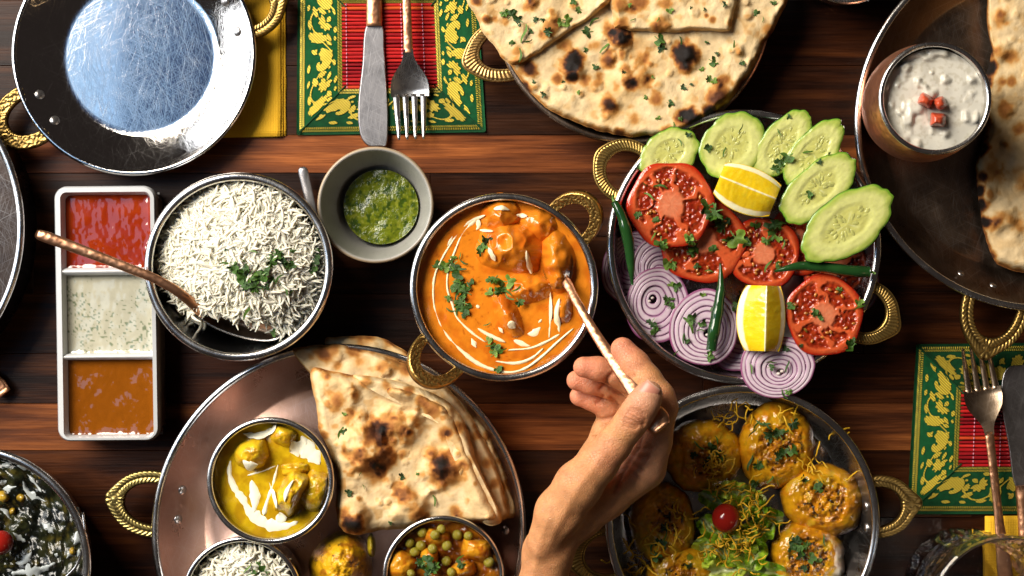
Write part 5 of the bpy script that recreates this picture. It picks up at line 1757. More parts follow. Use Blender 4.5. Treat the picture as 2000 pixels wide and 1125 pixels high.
def cucumber(label, cx, cy, rx, ry, rot, z0, ax=0, ay=0, seed=0, th=.0055):
    o = W(cx, cy, z0)
    t = thing('cucumber_slice', label, 'cucumber', o, 'cucumber slices in the salad')
    zf = plane_z(z0, ax, ay, cx, cy)
    cr, sr = math.cos(math.radians(rot)), math.sin(math.radians(rot))
    m = 160; a = np.linspace(0, 2 * np.pi, m, endpoint=False)
    nf = 9; fac = .965 + .035 * np.abs(np.cos(a * nf / 2 + seed)) + .10 * (vnoise(np.cos(a) * 1.8 + 6, np.sin(a) * 1.8 + 6, seed + 31) - .5) + .05 * (vnoise(np.cos(a) * 6 + 6, np.sin(a) * 6 + 6, seed + 37) - .5)
    O2 = np.stack([rx * np.sign(np.cos(a)) * np.abs(np.cos(a)) ** .95 * fac, ry * np.sin(a) * fac], -1)
    O = np.stack([cx + O2[:, 0] * cr - O2[:, 1] * sr, cy + O2[:, 0] * sr + O2[:, 1] * cr], -1)
    def lc(X, Y):
        dx, dy = X - cx, Y - cy
        return (dx * cr + dy * sr) / rx, (-dx * sr + dy * cr) / ry
    def cf(X, Y, s):
        u, v = lc(X, Y); r = np.hypot(u, v)
        wv = fbm(u * 4 + 3, v * 4 + 3, seed, 3) - .5
        an = np.arctan2(v, u)
        tri = r * (1 + .10 * np.cos(3 * an + seed))
        C = mix(np.tile(np.array((.50, .49, .14)), X.shape + (1,)), np.tile(np.array((.56, .565, .20)), X.shape + (1,)), sm(.35, .6, tri + wv * .2))
        C = mix(C, np.tile(np.array((.34, .41, .075)), X.shape + (1,)), sm(.74, .93, r + wv * .12))
        C = mix(C, np.tile(np.array((.13, .27, .020)), X.shape + (1,)), sm(.93, .985, s))
        C = mix(C, np.tile(np.array((.64, .66, .36)), X.shape + (1,)), np.exp(-(((an * 3 + seed) % (2 * np.pi) - np.pi) / .35) ** 2) * sm(.45, .15, r) * .5)
        return C
    def hf(X, Y, s):
        u, v = lc(X, Y); r = np.hypot(u, v)
        return -.0006 * sm(.62, .45, r) + .0004 * (fbm(u * 6, v * 6, seed + 3, 2) - .5) - .0008 * s ** 16
    X, Y, s, Z, F, C = slab(O, (cx, cy), zf, th, 46, hf, cf)
    mk('flesh', WA(X.ravel(), Y.ravel(), Z.ravel()), F[:, ::-1], M['cucumber'], t, col=C.reshape(-1, 3))
    SALH.add((X, Y, Z))
    # rind: strips of dark skin where it was not peeled
    d = O - O.mean(0); d /= np.hypot(*d.T)[:, None]
    peel = sm(.34, .48, vnoise(np.cos(a) * 1.5 + 3, np.sin(a) * 1.5 + 3, seed + 8))
    rows, cols = [], []
    for k in range(6):
        f = k / 5
        Q = O + d * (1.8 * math.sin(f * math.pi) * peel)[:, None]
        rows.append(WA(Q[:, 0], Q[:, 1], zf(O[:, 0], O[:, 1]) + th * (1 - f) - .0008))
        cols.append(mix(np.tile(np.array((.22, .34, .04)), (m, 1)), np.tile(np.array((.012, .055, .008)), (m, 1)), peel))
    mk('rind', np.concatenate(rows), grid_faces(6, m, wrap_v=True)[:, ::-1], M['chili'], t, col=np.concatenate(cols))
    rr = np.random.RandomState(seed + 3); mb = MB()
    for k in range(34):
        lobe = k % 3; aa = lobe * 2.094 + seed + rr.normal(0, .55); q = rr.uniform(.14, .60)
        u, v = q * math.cos(aa) * 1.05, q * math.sin(aa)
        x, y = cx + u * rx * cr - v * ry * sr, cy + u * rx * sr + v * ry * cr
        V, F = ellipsoid((0, 0, 0), (L(rx * .085), L(rx * .042), L(1.6)), 10, 6)
        V = V @ rotz(-(aa + math.radians(rot)) + rr.normal(0, .2)).T + W(x, y, float(zf(x, y)) + th - .0009)
        mb.add(V, F, np.array((.47, .475, .14)) * rr.uniform(.8, 1.05))
    V, F, C = mb.get(); mk('seeds', V, F, M['cucumber'], t, col=C, kind='stuff')


def onion(label, cx, cy, rx, ry, rot, z0, ax=0, ay=0, seed=0, nr=9, cores=1, th=.0060):
    o = W(cx, cy, z0)
    t = thing('onion_slice', label, 'onion', o, 'red onion slices in the salad')
    zf = plane_z(z0, ax, ay, cx, cy)
    rr = random.Random(seed)
    edges = np.linspace(1, .10, nr + 1) ** 1.0
    edges = edges + np.array([0] + [rr.uniform(-.026, .026) for _ in range(nr)])
    cr, sr = math.cos(math.radians(rot)), math.sin(math.radians(rot))
    m = 110; a = np.linspace(0, 2 * np.pi, m, endpoint=False)
    ex, ey = rr.uniform(-.24, .24), rr.uniform(-.24, .24)
    rings = []
    cores_pos = [(ex, ey)]
    def put(ro, ri, cxu, cyu, lean, outer):
        rows, cols = [], []
        prof = [(0, -.55), (0, -.10), (.07, -.02), (.25, .03), (.5, .05), (.75, .03), (.93, -.02), (1, -.10), (1, -.55)]
        for f, hh in prof:
            r = ro * (1 - f) + ri * f
            w = 1 + .05 * (vnoise(np.cos(a) * 1.4 + 3, np.sin(a) * 1.4 + 3, seed) - .5) * 2 + .03 * (vnoise(np.cos(a) * 3 + 8, np.sin(a) * 3 + 8, seed + int(ro * 50)) - .5)
            u, v = cxu * (1 - r) + r * w * np.cos(a), cyu * (1 - r) + r * w * np.sin(a)
            X, Y = cx + u * rx * cr - v * ry * sr, cy + u * rx * sr + v * ry * cr
            z = zf(X, Y) + th * (1 + hh * (1 if hh < -.5 else .35)) + lean
            rows.append(WA(X, Y, z))
            e = min(abs(f - .0), abs(1 - f))
            pur = np.array((.20, .014, .11)) if outer else np.array((.24, .055, .19))
            base = np.array((.64, .53, .585))
            k = math.exp(-(e / .11) ** 2) * (1.0 if f < .5 or not outer else .7)
            if outer and f < .3: k = max(k, .9)
            tint = .25 * vnoise(np.cos(a) * 2, np.sin(a) * 2, seed + 20)[:, None]
            cols.append((base * (1 - k) + pur * k)[None] * (1 - tint) + np.array((.40, .22, .36))[None] * tint * .9)
        V = np.concatenate(rows)
        mk('onion_ring', V, grid_faces(len(prof), m, wrap_v=True), M['onion'], t, col=np.concatenate(cols))
    for k in range(nr):
        ro, ri = edges[k], edges[k + 1] + .006
        put(ro, ri, ex, ey, rr.uniform(-.0004, .0004) - .0012 * (k > nr * .5), k == 0)
    # core pieces
    for q in range(2):
        u0, v0 = ex + (-.05 if q else .05), ey + (.04 if q else -.04)
        x, y = cx + u0 * rx * cr, cy + v0 * ry
        V, F = ellipsoid((0, 0, 0), (L(rx * .06), L(rx * .045), .002), 14, 8)
        mk('core', V + W(x, y, float(zf(x, y)) + th * .7), F, M['onion'], t, col=(.62, .55, .50))
    X, Y, s, F = polar(np.stack([cx + rx * np.cos(a), cy + ry * np.sin(a)], -1), (cx, cy), 20)
    SALH.add((X, Y, zf(X, Y) + th))


# pale bed of cut onions and leaves that props the pile up is hidden; slices lean on the wall of the pan
onion('red onion slice mostly hidden behind the green chilli at the pan wall', 1232, 520, 54, 72, 20, .010, seed=61, nr=8)
onion('red onion slice half hidden under the tomato beside the chilli', 1296, 520, 60, 62, 0, .014, seed=62, nr=8)
onion('deep purple edged onion slice with an open double core', 1284, 596, 63, 76, 12, .021, -.02, .0, seed=63, nr=6)
onion('tight ringed red onion slice under the upright green chilli', 1375, 640, 68, 76, 8, .026, 0, 0, seed=64, nr=7)
onion('red onion slice hanging over the pan edge below the lemon', 1519, 716, 74, 60, -4, .032, 0, .03, seed=65, nr=7)
onion('thin red onion slice peeking out at the rim beside the horizontal chilli', 1682, 560, 34, 50, 10, .012, seed=66, nr=6)
onion('onion slice lying flat under the lemon and tomato', 1440, 665, 56, 62, 0, .016, seed=67, nr=7)

tomato('tomato slice showing only its rim below the largest cucumber slice', 1632, 520, 66, 62, .014, seed=5, nl=5)
tomato('pale tomato slice half hidden between lemon and cucumber slices', 1560, 470, 64, 66, .016, seed=6, nl=4, phase=1)
tomato('tomato slice beside the horizontal chilli, partly covered by coriander', 1492, 494, 69, 70, .022, seed=7, nl=4, phase=2.4)
tomato('tomato slice tucked under the largest tomato slice', 1372, 470, 86, 82, .024, -.02, -.02, seed=8, nl=5, phase=.7)
tomato('largest tomato slice, lying highest next to the brass handle', 1311, 400, 83, 85, .034, 0, -.02, seed=9, nl=6, phase=.2)
tomato('tomato slice next to the upright lemon wedge at the pan edge', 1610, 616, 75, 80, .033, .0, .0, seed=10, nl=5, phase=1.9)

cucumber('cucumber slice under the charred flatbread edge', 1306, 300, 64, 46, -35, .034, seed=1)
cucumber('rounder cucumber slice behind the lemon wedge', 1430, 285, 72, 60, -48, .036, seed=2)
cucumber('narrow cucumber slice third from the flatbread', 1527, 282, 80, 40, -52, .037, seed=3, ax=.05, ay=-.05)
cucumber('cucumber slice with a dark green tip in the overlapping row', 1588, 300, 82, 40, -50, .040, seed=4, ax=.05, ay=-.06)
cucumber('cucumber slice in front of the overlapping row', 1598, 368, 92, 47, -42, .043, seed=5, ax=.02, ay=-.02)
cucumber('largest cucumber slice reaching over the pan rim', 1655, 438, 103, 57, -36, .045, seed=6, ax=0, ay=0)


def lemon(label, cx, cy, ln, wl, wr, h, rot, z0, seed):
    """wedge lying on its peel: two cut faces meet in a ridge. local x across, y along the ridge"""
    o = W(cx, cy, z0)
    t = thing('lemon_wedge', label, 'lemon', o, 'lemon wedges in the salad')
    cr, sr = math.cos(math.radians(rot)), math.sin(math.radians(rot))
    def place(x, y, z):
        return WA(cx + x * cr - y * sr, cy + x * sr + y * cr, z0 + z)
    n, k = 40, 46
    y = np.linspace(-1, 1, n)
    barrel = 1 - .30 * np.abs(y) ** 2.2
    for side, wd in ((-1, wl), (1, wr)):
        u = np.linspace(0, 1, k)
        Y, U = np.meshgrid(y, u, indexing='ij')
        X = side * U * wd * barrel[:, None]
        seg = fbm(Y * 16 + 2 * U, U * 3.0 + seed, seed, 2)
        Z = h * (1 - U ** 1.15 * .72) + .0005 * (seg - .5) * sm(.86, .75, U)
        Z = Z - .002 * np.abs(Y) ** 6
        P = place(X.ravel(), (Y * ln / 2).ravel(), Z.ravel())
        ves = fbm(Y * 18 + U * 3, U * 3.5, seed + 4, 2)
        C = mix(np.tile(np.array((.74, .49, .010)), X.shape + (1,)), np.tile(np.array((.77, .545, .022)), X.shape + (1,)), sm(.4, .7, ves))
        C = mix(C, np.tile(np.array((.86, .80, .52)), X.shape + (1,)), np.maximum(sm(.74, .80, U + .04 * (vnoise(Y * 6, U, seed) - .5)), sm(.055, .012, U)) )
        C = mix(C, np.tile(np.array((.76, .50, .012)), X.shape + (1,)), sm(.955, .985, U))
        F = grid_faces(n, k)
        mk('cut_face', P, F if side > 0 else F[:, ::-1], M['lemon'], t, col=C.reshape(-1, 3))
    # peel below: an arc joining the two lower edges
    v = np.linspace(-1, 1, 24)
    Y, Vv = np.meshgrid(y, v, indexing='ij')
    X = np.where(Vv < 0, Vv * wl, Vv * wr) * barrel[:, None]
    Z = h * .28 * np.abs(Vv) ** 2.2 - .004 * 0
    Z = np.where(np.abs(Vv) > .999, h * .28, Z)
    P = place(X.ravel(), (Y * ln / 2).ravel(), Z.ravel())
    mk('peel', P, grid_faces(n, 24)[:, ::-1], M['lemon'], t, col=(.74, .46, .012))
    # the two cut ends
    for e in (0, n - 1):
        top = [(-1, None)]
        u = np.linspace(-1, 1, 41)
        xs = np.where(u < 0, u * wl, u * wr) * barrel[e]
        zt = h * (1 - np.abs(u) ** 1.15 * .72) - .002; zb = h * .28 * np.abs(u) ** 2.2
        rows = [place(xs, np.full(41, y[e] * ln / 2), zb + (zt - zb) * f) for f in (0, .12, .2, 1)]
        C = np.concatenate([np.tile(np.array(c_), (41, 1)) for c_ in ((.74, .48, .012), (.84, .78, .5), (.86, .80, .52), (.78, .62, .10))])
        F = grid_faces(4, 41)
        mk('end_cut', np.concatenate(rows), F if e else F[:, ::-1], M['lemon'], t, col=C)
    X, Y, s, F = polar(np.array([(cx + a * cr - b * sr, cy + a * sr + b * cr) for a, b in ((-wl, -ln / 2), (wr, -ln / 2), (wr, ln / 2), (-wl, ln / 2))]), (cx, cy), 8)
    SALH.add((X, Y, z0 + h * .9 + 0 * X))


lemon('lemon wedge lying slanted between tomato and cucumber slices', 1461, 366, 118, 40, 52, .0155, 112, .040, 3)
lemon('lemon wedge standing upright above the onion slice at the pan edge', 1496, 622, 128, 58, 38, .0150, 1.5, .038, 4)


def chilli(label, P, w, z, stem_at_end=False):
    o = W(*P[0], z)
    t = thing('green_chilli', label, 'chilli', o, 'green chillies in the salad')
    Q = resample(catmull(P, 8), 60)
    u = np.linspace(0, 1, 60)
    R = np.interp(u, np.linspace(0, 1, len(w)), w) / 2
    R = np.convolve(np.pad(R, 3, mode='edge'), np.ones(7) / 7, 'valid')
    R = R * (1 + .16 * (vnoise(u * 9, u * 0 + P[0][0], 3) - .5))
    zz = z + L(R) + .0008 * np.sin(u * 7)
    V, F = tube(WA(Q[:, 0], Q[:, 1], zz), L(R), 20)
    n1 = fbm(V[:, 0] * 150, V[:, 1] * 150, 3, 2)
    C = mix(np.tile(np.array((.007, .034, .008)), (len(V), 1)), np.tile(np.array((.016, .062, .013)), (len(V), 1)), n1)
    mk('pod', V, F, M['chili'], t, col=C)
    e = Q[0]; d = Q[0] - Q[3]; d /= np.hypot(*d)
    S2 = np.array([e + d * -3, e + d * 6, e + d * 13 + np.array([-d[1], d[0]]) * 3])
    V, F = tube(WA(S2[:, 0], S2[:, 1], z + L(w[0] / 2)), np.array([L(4.4), L(2.6), L(2.2)]), 8)
    mk('stem', V, F, M['leaf'], t, col=(.10, .20, .03))


chilli('curved green chilli hanging by the pan wall beside the largest tomato', [(1200, 394), (1215, 425), (1227, 470), (1232, 515), (1235, 557)], [14, 19, 21, 16, 4], .048)
chilli('upright green chilli lying across the tight ringed onion', [(1389, 684), (1394, 650), (1402, 605), (1408, 560), (1407, 514)], [20, 24, 21, 15, 3], .036)
chilli('horizontal green chilli under the largest cucumber slice', [(1697, 531), (1660, 529), (1610, 522), (1560, 520), (1512, 530)], [21, 22, 20, 17, 4], .040)

SP = [(1380, 405, 40, 3), (1395, 415, 38, 0), (1388, 420, 30, 1), (1412, 440, 40, 4), (1405, 425, 30, 2), (1440, 467, 46, 5), (1425, 470, 30, 0), (1457, 474, 24, 1), (1350, 470, 26, 2), (1345, 465, 22, 5), (1357, 485, 30, 3), (1350, 495, 20, 0), (1290, 475, 30, 3), (1295, 480, 22, 2), (1276, 460, 24, 8), (1268, 383, 26, 8), (1290, 365, 30, 9), (1282, 430, 18, 3), (1246, 420, 18, 0), (1260, 360, 14, 7), (1393, 487, 22, 3), (1305, 515, 30, 5), (1315, 518, 20, 2), (1322, 560, 22, 3), (1310, 555, 14, 5), (1305, 585, 26, 0), (1310, 597, 18, 3), (1272, 632, 28, 4), (1280, 648, 24, 3), (1345, 635, 40, 8), (1352, 622, 26, 3), (1335, 660, 24, 7), (1341, 665, 14, 1), (1372, 630, 20, 3), (1368, 646, 18, 9), (1385, 696, 22, 3), (1320, 690, 18, 8), (1510, 455, 30, 3), (1502, 445, 26, 1), (1515, 440, 30, 0), (1525, 435, 24, 8), (1497, 470, 22, 2), (1475, 440, 24, 3), (1520, 465, 20, 5), (1530, 477, 20, 8), (1500, 520, 30, 8), (1522, 518, 20, 3), (1537, 307, 30, 3), (1525, 315, 28, 1), (1515, 330, 22, 0), (1580, 380, 18, 3), (1576, 298, 26, 8), (1600, 316, 14, 4), (1447, 252, 24, 8), (1382, 288, 18, 1), (1385, 292, 14, 0), (1415, 297, 22, 8), (1328, 278, 18, 9), (1522, 258, 16, 8), (1540, 228, 12, 1), (1344, 262, 14, 4), (1545, 597, 20, 3), (1590, 610, 20, 0), (1603, 618, 18, 3), (1585, 612, 14, 8), (1612, 583, 16, 9), (1639, 566, 14, 2), (1658, 675, 28, 3), (1665, 668, 20, 1), (1680, 600, 28, 8), (1678, 590, 22, 5), (1563, 675, 12, 4), (1573, 645, 12, 8), (1467, 720, 22, 8), (1507, 708, 22, 8), (1506, 717, 16, 1), (1538, 716, 26, 7), (1532, 770, 24, 9), (1540, 765, 16, 2), (1535, 680, 16, 4), (1395, 605, 16, 3), (1362, 520, 16, 1), (1385, 530, 20, 8), (1372, 575, 14, 5), (1620, 300, 8, 1), (1455, 590, 8, 2), (1448, 580, 26, 4), (1435, 598, 20, 1)]
herbs(SP, SALH, 'chopped coriander on the salad vegetables', 'coriander scattered on the salad', .45)


# ------------------------------------------------------------------ puris
PUH = Hmap(.010)


def puri(label, cx, cy, rx, ry, rot, z0, h, seed, dark=0.0, hole=.50, off=(0, 0)):
    m, rings = 130, 64
    a = np.linspace(0, 2 * np.pi, m, endpoint=False)
    w = 1 + .10 * (vnoise(np.cos(a) * 2.2 + 5, np.sin(a) * 2.2 + 5, seed) - .5) + .05 * (vnoise(np.cos(a) * 7, np.sin(a) * 7, seed + 1) - .5)
    cr, sr = math.cos(math.radians(rot)), math.sin(math.radians(rot))
    u, v = 1.08 * rx * w * np.cos(a), 1.08 * ry * w * np.sin(a)
    O = np.stack([cx + u * cr - v * sr, cy + u * sr + v * cr], -1)
    X, Y, s, F = polar(O, (cx, cy), rings, .85)
    q = np.hypot(X - cx - off[0], Y - cy - off[1]) / min(rx, ry) + (fbm(X / 18, Y / 18, seed + 3, 3) - .5) * .55
    fill = sm(hole + .12, hole - .12, q)
    n1 = fbm(X / 10, Y / 10, seed + 5, 3); n2 = fbm(X / 26, Y / 26, seed + 7, 3)
    Z = z0 + h * .72 * (1 - s ** 4.5) ** .6 - .0016 * fill + fill * .0042 * (n1 - .40) + .0022 * (n1 - .5) * (1 - s ** 4) + .0035 * (n2 - .5) * (1 - s ** 3)
    C = mix(np.tile(np.array((.64, .30, .008)), X.shape + (1,)), np.tile(np.array((.52, .19, .006)), X.shape + (1,)), sm(.40, .68, n2))
    C = mix(C, np.tile(np.array((.50, .34, .02)), X.shape + (1,)), sm(.5, .72, fbm(X / 14, Y / 14, seed + 9, 3)) * .6)
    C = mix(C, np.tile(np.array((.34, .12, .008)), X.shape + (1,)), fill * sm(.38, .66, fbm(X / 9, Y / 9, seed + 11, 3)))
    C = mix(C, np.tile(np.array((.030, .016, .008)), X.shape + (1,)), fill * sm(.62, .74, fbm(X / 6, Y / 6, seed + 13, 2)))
    C = mix(C, np.tile(np.array((.34, .13, .006)), X.shape + (1,)), sm(.90, 1.0, s) * .8)
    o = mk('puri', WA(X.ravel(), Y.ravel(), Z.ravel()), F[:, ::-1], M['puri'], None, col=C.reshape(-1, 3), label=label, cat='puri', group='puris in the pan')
    PUH.add((X, Y, Z))


puri('golden puri closest to the onion slice, sprinkled with herbs', 1516, 872, 72, 80, 8, .012, .020, 501, off=(4, 6), hole=.60)
puri('puri in the shade right under the fingers', 1372, 890, 72, 66, 0, .012, .019, 511, off=(10, 10))
puri('golden puri beside the brass handle and rivet', 1607, 977, 79, 66, 15, .012, .020, 521, off=(4, 2), hole=.66)
puri('puri in shade under the wrist with bubbled glossy shell', 1293, 1022, 62, 76, -15, .012, .020, 531, off=(14, -8))
puri('puri at the picture bottom next to the lettuce, below the handle one', 1577, 1090, 72, 68, 0, .012, .020, 541, off=(2, 0), hole=.66)
puri('puri cut off by the picture bottom below the shaded ones', 1330, 1122, 62, 54, 0, .012, .018, 551)
herbs([(1478, 830, 26, 8), (1490, 825, 30, 9), (1500, 832, 26, 7), (1470, 845, 24, 8), (1505, 850, 30, 4), (1520, 848, 28, 1), (1535, 840, 24, 9), (1550, 828, 26, 4), (1548, 880, 26, 3), (1530, 885, 26, 1), (1518, 890, 22, 4), (1465, 905, 34, 7), (1480, 908, 24, 0), (1505, 935, 24, 8), (1475, 944, 22, 1), (1520, 945, 16, 8), (1570, 935, 18, 4), (1600, 945, 20, 1), (1598, 955, 20, 3), (1578, 940, 18, 8), (1545, 1068, 22, 1), (1555, 1058, 26, 4), (1560, 1075, 28, 3), (1575, 1065, 20, 2), (1610, 1055, 24, 8), (1545, 1050, 20, 8), (1585, 1090, 24, 3), (1565, 1085, 24, 1), (1570, 1110, 16, 4), (1600, 1095, 14, 5), (1400, 885, 20, 3), (1390, 875, 24, 1), (1385, 905, 28, 4), (1410, 895, 18, 2), (1365, 870, 26, 8), (1355, 890, 18, 4), (1290, 1062, 30, 4), (1300, 1050, 26, 8), (1282, 1085, 28, 3), (1275, 1068, 26, 9), (1320, 1048, 20, 8), (1400, 860, 20, 8), (1345, 1105, 16, 4), (1300, 1030, 20, 4)], PUH, 'dark green herb shred on the puris', 'herbs on the puris', .4)


# lettuce bed, ruffled leaves
def lettuce(label, cx, cy, rx, ry, rot, z, seed, col):
    nu, nv = 30, 22
    u, v = np.meshgrid(np.linspace(-1, 1, nu), np.linspace(-1, 1, nv), indexing='ij')
    r = np.hypot(u, v)
    sh = np.sqrt(np.clip(1 - .35 * v ** 2, 0, 1))
    x, y = u * rx * sh * (1 + .25 * (vnoise(v * 3, u * 0 + 1, seed) - .5)), v * ry * np.sqrt(np.clip(1 - .35 * u ** 2, 0, 1)) * (1 + .3 * (vnoise(u * 3, v * 0 + 3, seed) - .5))
    cr, sr = math.cos(math.radians(rot)), math.sin(math.radians(rot))
    X, Y = cx + x * cr - y * sr, cy + x * sr + y * cr
    Z = z + .010 * (fbm(u * 1.6 + 3, v * 1.6 + seed, seed, 3) - .5) + .006 * np.sin(u * 6 + seed) * np.abs(v) + .004 * np.abs(v) - .006 * np.exp(-(v / .12) ** 2) * .4
    C = mix(np.tile(np.array((.62, .66, .32)), X.shape + (1,)), np.tile(np.array(col), X.shape + (1,)), sm(.05, .45, np.abs(v) + .3 * (vnoise(u * 6, v * 6, seed) - .5)))
    C = C * (.75 + .5 * fbm(X / 7, Y / 7, seed + 4, 2))[..., None]
    mk('lettuce_leaf', WA(X.ravel(), Y.ravel(), Z.ravel()), grid_faces(nu, nv)[:, ::-1], M['cucumber'], None, col=C.reshape(-1, 3), label=label, cat='lettuce', group='lettuce pieces in the puri pan')
    PUH.add((X, Y, Z))


LT = [(1400, 1075, 46, 30, 20, .016), (1450, 1070, 44, 28, 70, .018), (1480, 1040, 34, 26, -30, .018), (1425, 1110, 50, 28, -10, .018), (1390, 1035, 30, 20, 50, .018), (1462, 985, 34, 24, -25, .024), (1480, 990, 22, 18, 60, .026), (1440, 960, 36, 20, 10, .020), (1475, 1085, 30, 22, 100, .022), (1370, 1085, 30, 24, -60, .018), (1500, 1115, 40, 18, 10, .024), (1425, 1050, 26, 20, 20, .022), (1390, 975, 26, 18, 30, .016), (1460, 1040, 24, 16, 120, .024), (1500, 1010, 30, 20, 10, .016)]
LTW = ['between cherry tomato and the puri at the picture bottom', 'under the thickest heap of noodle strands', 'beside the puri with the rivet', 'cut off by the picture bottom edge', 'next to the puri shaded by the wrist', 'behind the cherry tomato towards the golden puri', 'standing up behind the cherry tomato', 'closest to the two upper puris', 'beside the puri at the picture bottom', 'nearest the shaded lower puris', 'reaching towards the lowest lit puri', 'directly below the cherry tomato', 'in shade between cherry tomato and fingers', 'under strands beside the cherry tomato', 'in the gap before the brass handle puri']
for k, q in enumerate(LT):
    lettuce(['torn lettuce piece ', 'curled lettuce piece ', 'pale ribbed lettuce piece '][k % 3] + LTW[k], *q, 600 + k * 3, [(.32, .50, .03), (.44, .58, .05), (.22, .40, .02), (.50, .62, .07)][k % 4])
CH2 = CHT
inst('cherry_tomato', CH2, Matrix.Translation(Vector(W(1418, 1012, .034))) @ Matrix.Rotation(.4, 4, 'Y') @ Matrix.Diagonal((L(28, .034), L(29, .034), L(27, .034), 1)), None, label='whole red cherry tomato on the lettuce between the puris', cat='tomato')


def sev(label, pts, n, seed, name='crisp_sev'):
    rr = np.random.RandomState(seed); mb = MB()
    for i in range(n):
        cx, cy, sp, zz = pts[rr.randint(len(pts))]
        x, y = cx + rr.normal(0, sp), cy + rr.normal(0, sp)
        d = rr.uniform(0, 6.28); P = [(x, y)]
        for _ in range(7):
            d += rr.normal(0, .6); P.append((P[-1][0] + 6.0 * math.cos(d), P[-1][1] + 6.0 * math.sin(d)))
        P = np.array(P)[:rr.randint(4, 9)]
        z = np.array([max(PUH(px, py), zz) for px, py in P]) + .0012 + rr.uniform(0, .004)
        z = z + .002 * np.sin(np.linspace(0, 3, len(P)))
        if P.shape[0] < 3: continue
        V, F = tube(WA(P[:, 0], P[:, 1], z), L(rr.uniform(1.2, 1.7)), 5, cap=False)
        mb.add(V, F, np.array((.72, .42, .02)) * rr.uniform(.7, 1.1))
    V, F, C = mb.get()
    mk(name, V, F, M['sev'], None, col=C, label=label, cat='noodles', kind='stuff')


sev('fine crisp yellow noodle strands on the lettuce', [(1440, 1075, 26, .02), (1405, 1060, 18, .02), (1470, 1045, 26, .02), (1450, 990, 22, .02), (1430, 965, 24, .02), (1490, 1010, 26, .018), (1430, 1100, 24, .02)], 100, 71)
sev('crisp yellow noodle strands scattered along the pan wall', [(1440, 790, 18, .016), (1465, 775, 16, .022), (1520, 785, 18, .024), (1560, 790, 16, .022), (1575, 805, 12, .018), (1420, 810, 16, .014), (1615, 850, 14, .012), (1600, 905, 24, .014), (1570, 915, 14, .014), (1615, 940, 16, .02)], 38, 72)
sev('shaded crisp noodle strands under the hand', [(1385, 920, 16, .02), (1400, 900, 16, .02), (1265, 1085, 24, .012), (1330, 1010, 20, .02), (1230, 1060, 18, .012), (1250, 1110, 22, .012)], 70, 73)
# ------------------------------------------------------------------ the spoon in the hand
def held_spoon():
    o = W(1115, 565, .045)
    t = thing('serving_spoon', 'spoon with hammered copper handle held in the hand over the orange curry', 'spoon', o)
    P = np.array([W(1100, 540, .046), W(1113, 563, .052), W(1128, 592, .060), W(1165, 655, .074), W(1200, 707, .087), W(1235, 757, .099), W(1268, 803, .109), W(1294, 836, .1145)])
    Q = resample(catmull(P, 8), 80); u = np.linspace(0, 1, 80)
    wd = np.interp(u, [0, .06, .12, .35, .7, .85, .93, .97, 1], [.0028, .0030, .0026, .0029, .0042, .0052, .0078, .0078, .0050])
    V, F = tube(Q, wd, 18, flat=(1.0, np.interp(u, [0, .7, 1], [.62, .5, .34])))
    mk('handle', V, F, M['copper_handle'], t)
    a = np.linspace(0, 2 * np.pi, 48, endpoint=False)
    O = np.stack([1090 + 30 * np.cos(a), 520 + 44 * np.sin(a)], -1)
    X, Y, s, F = polar(O, (1090, 520), 14)
    V = WA(X.ravel(), Y.ravel(), (.047 - .007 * (1 - s ** 2)).ravel()); V2 = V.copy(); V2[:, 2] -= .0011
    mk('spoon_bowl', np.concatenate([V, V2]), np.concatenate([F[:, ::-1], F + len(V)]), M['steel_bowl'], t)


held_spoon()


